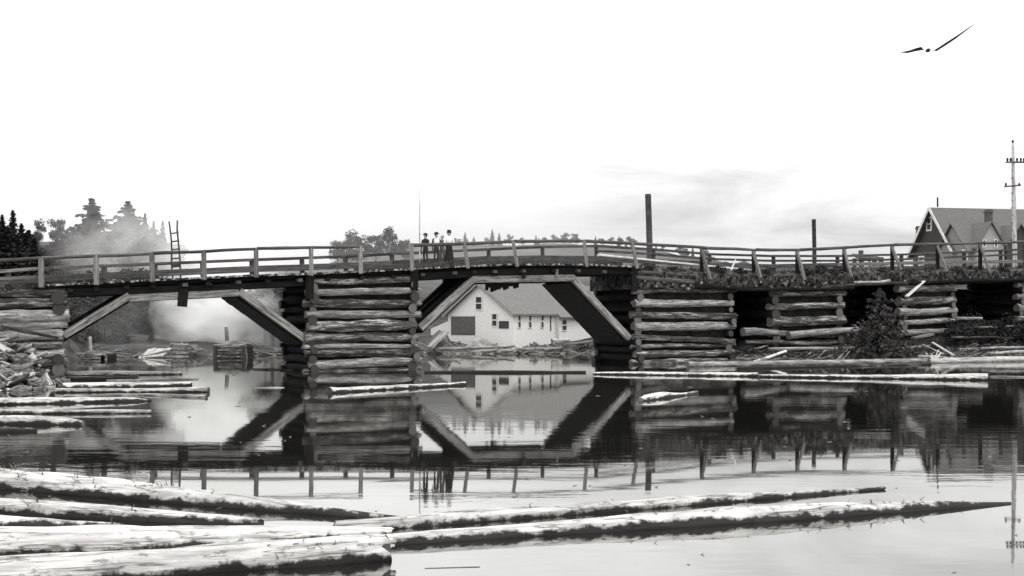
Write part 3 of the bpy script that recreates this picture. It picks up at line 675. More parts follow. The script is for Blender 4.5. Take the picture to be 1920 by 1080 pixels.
# rocks and slab heap beside the left abutment
def rock_mesh(sd, mat):
    n, m = 7, 10; V = [(0, 0, -1)]; Fc = []
    for i in range(1, n):
        ph = math.pi*i/n
        for j in range(m):
            th = 2*math.pi*j/m
            d = Vector((math.sin(ph)*math.cos(th), math.sin(ph)*math.sin(th), -math.cos(ph)))
            V.append(d*(1+0.5*noise.noise(d*1.7+Vector((sd, 0, 0)))+0.22*noise.noise(d*4+Vector((0, sd, 0)))))
    V.append((0, 0, 1)); top = len(V)-1
    for j in range(m): Fc.append((0, 1+(j+1) % m, 1+j)); Fc.append((top, 1+(n-2)*m+j, 1+(n-2)*m+(j+1) % m))
    for i in range(n-2):
        for j in range(m):
            k = (j+1) % m
            Fc.append((1+i*m+j, 1+i*m+k, 1+(i+1)*m+k, 1+(i+1)*m+j))
    o = mesh_obj('rock', V, Fc, mat)
    return o
rocks = [rock_mesh(i*3.3, M['rock']) for i in range(5)]
def put_rock(i, p, s, label, group):
    o = rocks[i] if rocks[i].get('label') is None else rocks[i].copy()
    if o.name not in COL.objects: COL.objects.link(o)
    o.location = p; o.scale = s; o.rotation_euler = (random.uniform(-.4, .4), random.uniform(-.4, .4), random.uniform(0, 6))
    tag(o, label, 'rock', group); return o
def mound_z(x, D):
    hgt = lerp([(-60, 2.2), (40, 1.9), (72, 1.1), (98, 0.25), (115, -0.3), (150, -0.8)], x)
    return max(-0.5, hgt*max(0.0, min(1.0, (D-40.5)/5.5))-0.5+0.25*noise.noise((x*0.07, D*1.1, 2)))
V = [Vector(((x-960)/F*D, D, mound_z(x, D))) for D in [40+i*0.45 for i in range(21)] for x in range(-60, 151, 6)]
o = mesh_obj('rubble_mound', V, [(j*36+i, j*36+i+1, (j+1)*36+i+1, (j+1)*36+i) for j in range(20) for i in range(35)], M['earth'], smooth=True)
tag(o, kind='structure')
for i in range(70):
    x = random.uniform(-35, 104); D = random.uniform(40.8, 46.6)
    z = mound_z(x, D)
    if z < -0.25: continue
    s_ = random.uniform(0.12, 0.34)*(1.25 if random.random() < 0.2 else 1)
    put_rock(i % 5, Vector(((x-960)/F*D, D, z+s_*0.35)), (s_*random.uniform(0.9, 1.8), s_, s_*random.uniform(0.35, 0.8)), 'pale broken rock in the heap against the left abutment', 'rocks of the left heap')
for i in range(75):
    x = random.uniform(-35, 112); D = random.uniform(40.8, 47.2); z = mound_z(x, D)
    if z < -0.3: continue
    c = Vector(((x-960)/F*D, D, z+random.uniform(0.05, 0.28))); an = random.uniform(-1.1, 1.1); ln = random.uniform(0.2, 0.65)
    d = Vector((math.cos(an), math.sin(an), random.uniform(-0.5, 0.5)))*ln
    o = beam('broken_board', c-d, c+d, random.uniform(0.12, 0.4), random.uniform(0.04, 0.14), random.choice([M['log_pale'], M['log'], M['log_bark'], M['log_crib']]), None, jit=0.05, roll=random.uniform(-0.7, 0.7))
    tag(o, 'broken slab of wood in the heap against the left abutment', 'wood slab', 'wood slabs of the left heap')
loose('big bleached slab log lying on top of the rubble heap at the left edge', P(-40, 655, 46.5), P(66, 658, 46.5), 0.2, M['log_pale'], False, 'slab_log', 'log', 'logs on the rubble heap')
loose('thin grey board poking out of the rubble heap toward the water', P(84, 728, 43), P(130, 748, 42), 0.09, M['log_pale'], True, 'drift_board', 'board', 'logs on the rubble heap')
loose('crooked pole lying across the abutment logs at the left', P(0, 612, 47.8), P(108, 634, 49.6), 0.10, M['log_bark'], False, 'drift_pole', 'log', 'logs on the rubble heap')

# ------------------------------------------------------------------ far shore cribs and frames beyond the left span
def far_crib(label, x0, x1, yt, yb, post, D):
    mpx = D/F
    root = empty('boom_crib', P((x0+x1)/2, yb, D), label, 'crib', 'log boom cribs beyond the left span')
    n = 4; w = (x1-x0)*mpx
    for i in range(n):
        y = yt+(yb-yt)*(i+0.5)/n
        a, b = P(x0-i*0.8, y, D), P(x1+i*0.8, y, D)
        stick('log', a, b, 0.16*D/76, M['log_crib'], root, sides=8, wob=0.06, endmat=M['end'])
        for x in (x0+3, x1-3):
            c = P(x, y+2.5, D); stick('cross_log', c-Vector((0, 0.25, 0)), c+Vector((0, w, 0)), 0.14, M['timber_dark'], root, sides=8, endmat=M['end_dark'])
    c0, c1 = P(x0+4, yt+1, D), P(x1-4, yb+4, D)
    mb = MB(); mb.box((c0.x, D+0.1, c1.z), (c1.x, D+w, c0.z)); mb.build('rubble_fill', M['fill'], root)
    V = []; Fc = []
    for j in range(7):
        for i in range(9):
            u, v = i/8*2-1, j/6*2-1
            hh = max(0, 1-u*u)*max(0, 1-v*v)*0.22+0.08*noise.noise((u*3, v*3, D))
            V.append((c0.x+(u+1)/2*(c1.x-c0.x), D+0.05+(v+1)/2*w, c0.z+0.08+hh))
    for j in range(6):
        for i in range(8): Fc.append((j*9+i, j*9+i+1, (j+1)*9+i+1, (j+1)*9+i))
    mesh_obj('stone_top', V, Fc, M['mud'], root, smooth=True)
    if post:
        stick('mooring_post', P(post[0], yt+3, D+w/2), P(post[1], post[2], D+w/2), 0.14, M['log'], root, sides=8)
far_crib('squat log crib with a leaning mooring post, clear of the shore in the left span', 402, 461, 646, 673, (427, 424, 613), 76)
far_crib('low broken log crib with a short post, near the left abutment', 142, 198, 664, 677, (169, 168, 631), 74)
def heap(name, label, cat, x0, x1, D, h, depth, mat, px=0.5):
    V = []; Fc = []; nx, ny = 16, 10
    A, Bq = (x0-960)/F*D, (x1-960)/F*D
    for j in range(ny+1):
        for i in range(nx+1):
            u, v = i/nx, j/ny
            b = max(0, 1-(2*abs(u-px)**1.0)**1.6)*max(0, 1-(2*v-1)**2)
            X = A+(Bq-A)*u; Y = D+depth*v
            V.append((X, Y, max(gz(X, Y), -0.1)-0.15+h*b*(1+0.4*noise.noise((X*0.9, Y*0.9, 3)))+0.12*noise.noise((X*3, Y*3, 1))))
    for j in range(ny):
        for i in range(nx): Fc.append((j*(nx+1)+i, j*(nx+1)+i+1, (j+1)*(nx+1)+i+1, (j+1)*(nx+1)+i))
    o = mesh_obj(name, V, Fc, mat, smooth=True); return tag(o, label, cat)
def board_heap():
    root = empty('board_heap', P(290, 674, 78), 'low pale heap of sloping boards on the far shore left of the slatted frame', 'heap')
    for i in range(9):
        t = i/8; o_ = random.uniform(-1, 1)
        beam('board', P(262+t*38, 671+o_-2*t, 77.6), P(282+t*36, 654+o_, 79.4), 0.34, 0.06, M['log_pale'], root)
    for i in range(5):
        beam('board', P(254+i*5, 674-i, 77.2), P(300+i*6, 671-i*0.6, 77.4), 0.2, 0.08, M['log'], root)
board_heap()
loose('long pale board resting on the far heap of boards', P(266, 668, 77.8), P(318, 656, 78.6), 0.12, M['log'], True, 'board', 'board', None)
def slat_frame():
    root = empty('slat_frame', P(335, 674, 80), 'pale slatted wooden frame on the far shore below the tall ladder', 'frame')
    for x in (322, 331, 341, 350):
        beam('upright', P(x, 674, 80), P(x, 638+random.uniform(0, 8), 80), 0.1, 0.1, M['log'], root)
    for y in (645, 653, 661, 668):
        beam('slat', P(319, y, 79.88), P(354, y+1, 79.88), 0.06, 0.14, M['log'], root)
slat_frame()
def ladder():
    D = BD(328, 4.75)
    root = empty('tall_ladder', P(330, 522, D), 'tall thin ladder rising above the far railing of the left span, veiled in smoke', 'ladder')
    a0, a1, b0, b1 = P(325, 524, D), P(319.5, 415, D), P(339, 524, D), P(333.5, 413, D)
    stick('rail', a0, a1, 0.045, M['rail'], root, sides=6, wob=0.12)
    stick('rail', b0, b1, 0.05, M['rail'], root, sides=6, wob=0.12)
    for y in (437.5, 453, 468, 485, 499, 514):
        t = (524-y)/110
        beam('rung', a0.lerp(a1, t)-Vector((0.03, 0.05, 0)), b0.lerp(b1, t)+Vector((0.03, -0.05, 0.02)), 0.05, 0.08 if y != 499 else 0.16, M['rail'], root)
ladder()

# ------------------------------------------------------------------ buildings
def ray_on(x, y, p0, n):
    d = P(x, y, 1.0)-Vector((0, 0, H)); c = Vector((0, 0, H))
    t = (p0-c).dot(n)/d.dot(n)
    return c+d*t
def panel_on(name, x0, x1, y0, y1, p0, n, along, mat, parent, proud=0.03, th=0.05, frame=None, bars=()):
    """A rectangular panel standing proud of the wall plane (p0, n), spanning picture columns/rows at that wall."""
    a = ray_on(x0, y1, p0, n); b = ray_on(x1, y0, p0, n)
    u0, u1 = sorted(((a-p0).dot(along), (b-p0).dot(along))); z0, z1 = sorted((a.z, b.z))
    mw = Matrix((along, n, Vector((0, 0, 1)))).transposed().to_4x4(); mw.translation = p0
    mb = MB()
    mb.box((u0, -0.04, z0-p0.z), (u1, proud, z1-p0.z))
    o = mb.build(name, mat, parent, mw)
    if frame:
        f = MB(); t = frame
        for lo, hi in (((u0-t, -0.04, z0-t), (u1+t, proud+0.04, z0)), ((u0-t, -0.04, z1), (u1+t, proud+0.04, z1+t)), ((u0-t, -0.04, z0), (u0, proud+0.04, z1)), ((u1, -0.04, z0), (u1+t, proud+0.04, z1))):
            f.box((lo[0], lo[1], lo[2]-p0.z), (hi[0], hi[1], hi[2]-p0.z))
        zm = (z0+z1)/2
        f.box((u0, proud-0.01, zm-0.04-p0.z), (u1, proud+0.03, zm+0.04-p0.z))
        f.build('frame', M['trim'], o, mw)
    return o
def gable_block(mw, L, Wd, ze, zr, zb, wallmat, roofmat, root, over=0.35, th=0.14, endover=0.3):
    """Walls (with gable ends at local x=0 and x=L) and a pitched roof with thickness."""
    V = [(0, 0, zb), (L, 0, zb), (L, Wd, zb), (0, Wd, zb), (0, 0, ze), (L, 0, ze), (L, Wd, ze), (0, Wd, ze), (0, Wd/2, zr), (L, Wd/2, zr)]
    Fc = [(0, 1, 5, 4), (2, 3, 7, 6), (3, 0, 4, 8, 7), (1, 2, 6, 9, 5), (4, 5, 9, 8), (7, 8, 9, 6), (0, 3, 2, 1)]
    mesh_obj('wall', V, Fc, wallmat, root, mw)
    sl = (zr-ze)/(Wd/2)
    V = []; Fc = []
    x0, x1 = -endover, L+endover
    pts = [(-over, ze-over*sl+0.04), (Wd/2, zr+0.04), (Wd+over, ze-over*sl+0.04)]
    for x in (x0, x1):
        for (y, z) in pts: V.append((x, y, z))
        for (y, z) in pts: V.append((x, y, z+th))
    Fc = [(0, 6, 7, 1), (1, 7, 8, 2), (3, 4, 10, 9), (4, 5, 11, 10), (0, 1, 4, 3), (1, 2, 5, 4), (6, 9, 10, 7), (7, 10, 11, 8), (0, 3, 9, 6), (2, 8, 11, 5)]
    return mesh_obj('roof', V, Fc, roofmat, root, mw)

def boathouse():
    yaw = R(48); c0 = P(962, 640, 88.0); c0.z = 0.0
    root = empty('white_boathouse', c0, 'white boarded boathouse with a big door and grey roof, framed by the right-hand span', 'building', None, yaw)
    mw = local_frame(c0, yaw)
    ax = Vector((math.cos(yaw), math.sin(yaw), 0)); ay = Vector((-math.sin(yaw), math.cos(yaw), 0))
    ze, zr = 3.15, 5.62
    gable_block(mw, 15, 7.4, ze, zr, -0.3, M['white_wall'], M['shingle_pale'], root, over=0.28)
    # lower rear section standing slightly forward, and left lean-to
    mw2 = local_frame(c0+ax*5.4-ay*0.30, yaw)
    mb = MB(); mb.add([(0, 0, -0.3), (9.4, 0, -0.3), (9.4, 0.8, -0.3), (0, 0.8, -0.3), (0, 0, 2.92), (9.4, 0, 2.92), (9.4, 0.8, 3.3), (0, 0.8, 3.3)], box_data((0, 0, 0), (1, 1, 1))[1])
    mb.build('rear_wall', M['white_wall'], root, mw2)
    mb = MB(); mb.add([(-0.15, -0.35, 2.80), (9.6, -0.35, 2.80), (9.6, 1.2, 3.78), (-0.15, 1.2, 3.78), (-0.15, -0.35, 2.92), (9.6, -0.35, 2.92), (9.6, 1.2, 3.9), (-0.15, 1.2, 3.9)], box_data((0, 0, 0), (1, 1, 1))[1])
    mb.build('rear_roof', M['shingle_pale'], root, mw2)
    mw3 = local_frame(c0+ay*7.45+ax*0.15, yaw)
    mb = MB(); mb.add([(0, 0, -0.3), (8, 0, -0.3), (8, 2.2, -0.3), (0, 2.2, -0.3), (0, 0, 2.6), (8, 0, 2.6), (8, 2.2, 1.9), (0, 2.2, 1.9)], box_data((0, 0, 0), (1, 1, 1))[1])
    mb.build('lean_to', M['white_wall'], root, mw3)
    ng = -ax; ns = -ay
    g0 = Vector((c0.x, c0.y, 0))
    panel_on('boat_door', 846, 891, 593, 628, g0, ng, ay, M['opening'], root, 0.03)
    panel_on('window', 893, 903.5, 557, 580, g0, ng, ay, M['pane'], root, 0.03, frame=0.07)
    panel_on('window', 923.5, 932, 589, 611, g0, ng, ay, M['pane'], root, 0.03, frame=0.07)
    panel_on('hatch', 936, 954, 602, 616, g0, ng, ay, M['pane'], root, 0.05)
    for x in (971, 991, 1014):
        panel_on('window', x, x+4.5, 590.5, 614, g0, ns, ax, M['pane'], root, 0.03, frame=0.05)
    panel_on('downpipe', 1031, 1033, 590.5, 620, g0, ns, ax, M['shingle'], root, 0.05)
    panel_on('window', 1053.5, 1061.5, 600, 619, g0-ay*0.30, ns, ax, M['pane'], root, 0.03, frame=0.06)
    # bargeboards on the gable
    for (ya, za, yb, zb) in ((-0.3, ze-0.2, 3.7, zr), (7.7, ze-0.2, 3.7, zr)):
        a = mw @ Vector((-0.36, ya, za+0.02)); b = mw @ Vector((-0.36, yb, zb+0.02))
        beam('bargeboard', a, b, 0.06, 0.2, M['grey_wall'], root)
boathouse()
heap('sawdust_heap', 'pale mound heaped before the boathouse door', 'heap', 862, 935, 86.5, 1.3, 3.0, M['sawdust'])
heap('rubble_heap', 'grey stony mound at the left corner of the boathouse', 'heap', 795, 850, 86.5, 1.7, 4.0, M['mud'])
loose('grey slab leaning on the stony mound left of the boathouse', P(806, 652, 86.3), P(836, 622, 87.5), 0.3, M['log'], True, 'slab', 'board', None)
for (xa, ya, xb, yb, r, c) in ((815, 655, 965, 649, 0.13, 'long grey log along the shore before the boathouse'), (905, 659, 1060, 652, 0.15, 'darker log lowest on the boathouse shore'), (1035, 640, 1068, 638, 0.2, 'short white log before the boathouse rear wall'),
                              (1020, 655, 1100, 648, 0.11, 'slim log on the right part of the boathouse shore'), (1055, 648, 1112, 640, 0.13, 'crooked log nearest the dark pier side on the boathouse shore')):
    loose(c, P(xa, ya, 86.6), P(xb, yb, 87.2), r, M['log_pale'] if 'white' in c else M['log'], False, 'shore_log', 'log', 'logs on the boathouse shore')

def house():
    yaw = R(10); c0 = P(1790, 560, 121.0); c0.z = 0
    root = empty('dark_gabled_house', c0+Vector((0, 0, 7.0)), 'large gabled house with dark shingled end wall and pale trim at the right', 'house', None, yaw)
    mw = local_frame(c0, yaw)
    ax = Vector((math.cos(yaw), math.sin(yaw), 0)); ay = Vector((-math.sin(yaw), math.cos(yaw), 0))
    L, Wd, ze, zr, zb = 17.0, 8.6, 10.4, 15.3, 6.0
    gable_block(mw, L, Wd, ze, zr, zb, M['dark_wall'], M['shingle'], root, over=0.5, endover=0.5)
    for s in (-0.45, Wd+0.45):
        sl = (zr-ze)/(Wd/2)
        a = mw @ Vector((-0.56, s, ze-0.42*sl*0.9)); b = mw @ Vector((-0.56, Wd/2, zr+0.1))
        beam('bargeboard', a, b, 0.08, 0.36, M['trim'], root)
    g0 = Vector((c0.x, c0.y, 0))
    panel_on('window', 1739, 1746, 409, 431, g0, -ax, ay, M['pane'], root, 0.03, frame=0.17)
    panel_on('window', 1724, 1732, 482, 496, g0, -ax, ay, M['pane'], root, 0.03, frame=0.15)
    # front wing with its own lower ridge
    mwb = local_frame(c0-ax*0.1-ay*2.6, yaw)
    gable_block(mwb, 12.5, 5.6, 10.3, 13.2, zb, M['grey_wall'], M['shingle'], root, over=0.35)
    # cross gable facing the river: local x runs toward the camera
    p = c0+ax*3.7-ay*3.4
    mwc = local_frame(p, yaw+math.pi/2)
    gable_block(mwc, 5.0, 3.2, 10.6, 13.1, zb, M['pale_wall'], M['shingle'], root, over=0.25, endover=0.25)
    p2 = c0+ax*7.2-ay*3.4
    gable_block(local_frame(p2, yaw+math.pi/2), 5.0, 3.2, 10.8, 12.9, zb, M['dark_wall'], M['shingle'], root, over=0.25, endover=0.25)
    n = -ay; w0 = c0-ay*3.4
    panel_on('window', 1843, 1847, 451, 462, w0, n, ax, M['pane'], root, 0.03, frame=0.1)
    panel_on('window', 1865, 1869, 450, 462, w0, n, ax, M['pane'], root, 0.03, frame=0.1)
    w1 = c0-ay*2.6
    for x in (1806, 1880, 1895): panel_on('window', x, x+6, 470, 488, w1, n, ax, M['pane'], root, 0.03, frame=0.12)
    def chim(x, yt, yb, D, w):
        a = P(x, yb, D); b = P(x, yt, D)
        mb = MB(); mb.box((a.x-w/2, D-w/2, a.z), (a.x+w/2, D+w/2, b.z)); mb.box((a.x-w/2-0.08, D-w/2-0.08, b.z-0.35), (a.x+w/2+0.08, D+w/2+0.08, b.z-0.15))
        mb.build('chimney', M['brick'], root)
    chim(1853.5, 393, 425, 121.5, 0.65); chim(1722.5, 424, 470, 132.2, 0.5)
    stick('finial', P(1758, 388, 125.5), P(1758, 370, 125.5), 0.09, M['timber_dark'], root, sides=6)
house()

def shed():
    c0 = P(1612, 505, 142); base = c0.copy(); base.z = gz(c0.x, 142)-0.3
    root = empty('open_shed', base, 'low dark-roofed open shed far behind the right-hand railing', 'shed')
    a, b = P(1606, 478, 142), P(1654, 478, 142)
    mb = MB(); mb.add([(a.x, 141.6, a.z-0.55), (b.x, 141.6, b.z-0.6), (b.x-0.3, 145, b.z+0.1), (a.x+0.3, 145, a.z+0.2), (a.x, 141.6, a.z-0.4), (b.x, 141.6, b.z-0.45), (b.x-0.3, 145, b.z+0.25), (a.x+0.3, 145, a.z+0.35)], box_data((0, 0, 0), (1, 1, 1))[1])
    mb.build('roof', M['dark_wall'], root)
    for x, w in ((1614, 0.5), (1630, 0.2), (1652, 0.6)):
        for Y in (142, 144.6):
            p = P(x, 484, 142); mb = MB(); mb.box((p.x-w/2, Y-0.1, base.z-0.4), (p.x+w/2, Y+0.1, a.z-0.30)); mb.build('post', M['dark_wall'], root)
    p = P(1614, 476, 143.5); mb = MB(); mb.box((p.x-0.25, 143.2, p.z-0.4), (p.x+0.25, 143.7, p.z+0.45)); mb.build('chimney', M['brick'], root)
shed()

# smoke stacks
def stack(label, x, yt, D, r, lean):
    X = (x-960)/F*D
    top = P(x, yt, D); base = Vector((X+lean, D, gz(X, D)-0.5))
    o = stick('smoke_stack', base, top, [(0, r*1.05), (1, r)], M['iron'], None, sides=20, seg=20, wob=0.03, rough=0.01, endmat=M['black'], roll=0.0)
    tag(o, label, 'smokestack', 'iron smokestacks behind the bridge')
    for t in (0.97, 0.6, 0.3):
        p = base.lerp(top, t); stick('band', p-Vector((0, 0, 0.06)), p+Vector((0, 0, 0.06)), r*1.09, M['iron'], o, sides=20, seg=4, rough=0)
stack('taller thicker iron smokestack above the right end of the humped span', 1215, 364, 127, 0.35, 0.35)
stack('shorter thinner iron smokestack rising over the right-hand approach', 1526, 411, 127, 0.23, 0.1)

def utility_pole():
    D = 90.0; X = (1901-960)/F*D
    root = empty('utility_pole', Vector((X, D, gz(X, D)-0.5)), 'pale wooden utility pole with two crossarms at the right edge', 'utility pole')
    stick('pole', Vector((X+0.15, D, gz(X, D)-0.5)), P(1899, 268, D), [(0, 0.2), (0.6, 0.17), (1, 0.11)], M['pole'], root, sides=12, wob=0.05)
    beam('crossarm', P(1886, 304, D-0.15), P(1922, 304, D-0.15), 0.12, 0.14, M['rail'], root)
    beam('crossarm', P(1883, 350, D-0.15), P(1914, 347, D-0.15), 0.10, 0.12, M['rail'], root)
    for x in (1889, 1895, 1907, 1914, 1920):
        stick('insulator', P(x, 303, D-0.15), P(x, 296, D-0.15), [(0, 0.04), (0.4, 0.1), (1, 0.07)], M['black'], root, sides=8, seg=4, rough=0)
    for x in (1886, 1911):
        stick('insulator', P(x, 349, D-0.15), P(x, 343, D-0.15), [(0, 0.04), (0.4, 0.09), (1, 0.06)], M['black'], root, sides=8, seg=4, rough=0)
    stick('insulator', P(1899, 268, D), P(1899, 263, D), 0.1, M['black'], root, sides=8, seg=3)
    for y in range(320, 440, 14):
        stick('step', P(1895 if (y//14) % 2 else 1898, y, D-0.2), P(1900, y, D-0.2), 0.03, M['black'], root, sides=5, seg=2)
utility_pole()
def flagpole():
    a = prof(DECK_Y, 800, 4.0); a = P(787, 492, a.y)
    o = stick('thin_pole', a, P(786.5, 355, a.y), [(0, 0.045), (1, 0.022)], M['pole'], None, sides=8, seg=12, wob=0.06)
    tag(o, 'tall thin bare pole rising beside the people on the bridge', 'pole')
flagpole()

# ------------------------------------------------------------------ trees and shrubs
def leaf_quad(V, Fc, c, s, up=None):
    n = Vector((random.gauss(0, 1), random.gauss(0, 1), random.gauss(0, 1)+0.4)).normalized()
    u = n.orthogonal().normalized(); u = (Matrix.Rotation(random.uniform(0, 6.28), 3, n) @ u); v = n.cross(u)
    k = len(V); a = s*random.uniform(0.7, 1.3); b = s*random.uniform(0.4, 0.8)
    V += [c+u*a, c+v*b, c-u*a, c-v*b]; Fc.append((k, k+1, k+2, k+3))
def conifer_crown(h, r, sd, whorls=30, leaf=0.34, start=0.1, irr=0.3, per=7, ex=0.8):
    random.seed(sd); V = []; Fc = []
    for i in range(whorls):
        t = start+(1-start)*i/(whorls-1)
        rr = r*(1-t)**ex*(0.72+0.28*math.sin(i*2.1))+0.06*r*(1-t)+0.04
        nb = max(5, int(9*(1-t)+4)); a0 = random.uniform(0, 6.28)
        for b in range(nb):
            an = a0+6.28*b/nb+random.uniform(-.3, .3); ln = rr*random.uniform(1-irr*1.5, 1+irr)
            for k in range(per):
                q = (k+0.5)/per; d = ln*q
                for m in range(2):
                    off = Vector((random.gauss(0, 1), random.gauss(0, 1), random.gauss(0, 0.6)))*0.09*(0.4+q)*ln
                    c = Vector((math.cos(an)*d, math.sin(an)*d, t*h-0.16*d+0.06*d*q))+off
                    leaf_quad(V, Fc, c, leaf*(1.15-0.5*t))
    return V, Fc
def leafy_crown(h, r, sd, clumps=16, per=110, leaf=0.2, z0=0.35):
    random.seed(sd); V = []; Fc = []
    for i in range(clumps):
        while True:
            q = Vector((random.uniform(-1, 1), random.uniform(-1, 1), random.uniform(-1, 1)))
            if q.length < 1: break
        c = Vector((q.x*r*0.8, q.y*r*0.8, h*(z0+(1-z0)*0.5)+q.z*h*(1-z0)*0.42)); cr = r*random.uniform(0.22, 0.42)
        for k in range(per):
            d = Vector((random.gauss(0, 1), random.gauss(0, 1), random.gauss(0, 0.8))).normalized()*cr*random.random()**0.4
            leaf_quad(V, Fc, c+d, leaf)
    return V, Fc
HID = []
def make_tree(kind, h, r, sd, name, far=True):
    """A prototype (kept out of the collection until placed): root, trunk, crown."""
    root = bpy.data.objects.new(name, None)
    if kind == 'conifer': V, Fc = conifer_crown(h, r, sd)
    elif kind == 'pine': V, Fc = conifer_crown(h, r, sd, whorls=22, leaf=0.40, start=0.12, irr=0.5, per=9, ex=0.55)
    else: V, Fc = leafy_crown(h, r, sd)
    cm = M['foliage'] if kind != 'leafy' else M['foliage_light']
    me = bpy.data.meshes.new('crown'); me.from_pydata([tuple(v) for v in V], [], Fc); me.materials.append(cm)
    crown = bpy.data.objects.new('crown', me); crown.parent = root
    n = 8; TV = []; TF = []; segs = 6; hh = h*(0.97 if kind != 'leafy' else 0.7); r0 = h*0.016+0.03
    def limb(a, b, ra, rb, s):
        k = len(TV); x = (b-a).normalized(); u = x.orthogonal().normalized(); v = x.cross(u)
        for i in range(s+1):
            t = i/s; rr = ra+(rb-ra)*t; bend = Vector((noise.noise((sd, t*2, 1)), noise.noise((sd, t*2, 5)), 0))*0.03*h*t*(1-t)
            for j in range(n):
                th = 6.2832*j/n; TV.append(a.lerp(b, t)+bend+(u*math.cos(th)+v*math.sin(th))*rr)
        for i in range(s):
            for j in range(n):
                TF.append((k+i*n+j, k+i*n+(j+1) % n, k+(i+1)*n+(j+1) % n, k+(i+1)*n+j))
    limb(Vector((0, 0, -0.6)), Vector((0, 0, hh)), r0*1.3, r0*0.15, segs)
    if kind == 'leafy':
        for i in range(7):
            an = i*2.4; z = h*(0.3+0.05*i)
            limb(Vector((0, 0, z)), Vector((math.cos(an)*r*0.7, math.sin(an)*r*0.7, z+h*0.22)), r0*0.5, r0*0.12, 3)
    else:
        for i in range(10):
            an = i*2.4; z = h*(0.15+0.07*i); q = r*(1-z/h)*0.7
            limb(Vector((0, 0, z)), Vector((math.cos(an)*q, math.sin(an)*q, z-0.1*q)), r0*0.25, r0*0.08, 2)
    tm = bpy.data.meshes.new('trunk'); tm.from_pydata([tuple(v) for v in TV], [], TF); tm.materials.append(M['bark'])
    trunk = bpy.data.objects.new('trunk', tm); trunk.parent = root
    return dict(root=root, kids=[trunk, crown], used=False, h=h)
def place(proto, p, height, label, cat='tree', group=None, wide=1.0):
    root = proto['root'].copy() if proto['used'] else proto['root']
    kids = [k.copy() for k in proto['kids']] if proto['used'] else proto['kids']
    COL.objects.link(root)
    for k in kids: k.parent = root; COL.objects.link(k)
    proto['used'] = True
    s = height/proto['h']
    root.location = p; root.scale = (s*wide, s*wide, s); root.rotation_euler = (0, 0, random.uniform(0, 6.28))
    for key in ('label', 'category', 'group'):
        if key in root.keys(): del root[key]
    tag(root, label, cat, group); return root
CON = [make_tree('conifer', 10, 2.0, 11, 'conifer_tree'), make_tree('conifer', 10, 2.4, 12, 'conifer_tree'), make_tree('conifer', 10, 1.6, 13, 'conifer_tree')]
PIN = [make_tree('pine', 10, 2.7, 21, 'pine_tree'), make_tree('pine', 10, 2.5, 22, 'pine_tree')]
LEA = [make_tree('leafy', 8, 2.6, 31, 'leafy_tree'), make_tree('leafy', 8, 3.0, 32, 'leafy_tree'), make_tree('leafy', 8, 2.3, 33, 'leafy_tree')]
random.seed(99)
def tree_at(pr, x, ytop, D, label, group, wide=1.0, hmax=None):
    X = (x-960)/F*D; zb = gz(X, D); zt = H-(ytop-YH)/F*D
    hh = zt-zb
    if hmax and hh > hmax: zb = zt-hmax; hh = hmax
    return place(pr, Vector((X, D, zb)), hh, label, 'tree', group, wide)
# named trees
tree_at(PIN[0], 172, 375, 132, 'tallest shaggy pine standing above the smoke at the left', 'trees on the left hill', 1.75)
tree_at(PIN[1], 240, 380, 134, 'second shaggy pine just right of the tallest one', 'trees on the left hill', 1.7)
tree_at(CON[0], 24, 396, 112, 'pointed dark spruce near the left edge of the photo', 'trees on the left hill', 1.2)
tree_at(CON[1], 4, 404, 112, 'dark spruce cut by the left edge of the photo', 'trees on the left hill', 1.3)
tree_at(LEA[2], 107, 406, 140, 'faint small tree alone on the smoky ridge between the spruces and the pines', 'trees on the left hill', 0.8, 7)
tree_at(LEA[0], 72, 410, 140, 'thin broken-topped tree right of the dark left-edge spruces', 'trees on the left hill', 0.7, 7)
tree_at(CON[2], 272, 402, 138, 'narrow spruce clinging to the right side of the second pine', 'trees on the left hill', 1.0)
tree_at(CON[2], 288, 416, 140, 'small narrow spruce at the right end of the left hill', 'trees on the left hill', 1.0)
tree_at(CON[0], 305, 416, 142, 'last small pointed tree before the ladder', 'trees on the left hill', 0.9)
for (x, y, D, k, w) in ((40, 420, 116, 1, 1.6), (10, 425, 108, 2, 1.7), (55, 432, 110, 0, 1.5), (-20, 410, 110, 1, 1.5), (30, 440, 104, 0, 1.8), (60, 445, 106, 1, 1.6), (-50, 415, 114, 0, 1.5), (-80, 420, 118, 1, 1.4), (15, 432, 102, 1, 2.0), (48, 440, 100, 2, 2.2), (0, 445, 98, 0, 2.0), (35, 452, 96, 1, 2.2), (62, 458, 97, 0, 2.0), (18, 458, 94, 1, 2.2)):
    tree_at(CON[k], x, y, D, 'dark close-set spruce of the clump at the left edge', 'dark spruce clump at the left edge', w)
for i in range(22):
    x = random.uniform(-30, 66)
    tree_at(random.choice(CON), x, random.uniform(424, 462), random.uniform(93, 112), 'dark close-set spruce of the clump at the left edge', 'dark spruce clump at the left edge', 2.0)
for i in range(60):
    x = random.uniform(70, 300); D = random.uniform(104, 135)
    yt = lerp([(70, 452), (125, 446), (150, 424), (172, 412), (205, 428), (240, 412), (278, 424), (300, 444)], x)+random.uniform(0, 30)
    pr = random.choice(CON+LEA)
    tree_at(pr, x, yt, D, 'smoke-veiled tree of the dense stand below the two pines', 'stand below the two pines', 1.4)
for i in range(64):
    x = random.uniform(70, 285); D = random.uniform(84, 103) if x > 190 else random.uniform(78, 100)
    tree_at(random.choice(LEA+CON[:2]), x, random.uniform(500, 560)+(random.uniform(20, 70) if D < 90 else 0), D, 'dark tree on the slope seen under the left span', 'slope trees seen under the left span', 1.5)
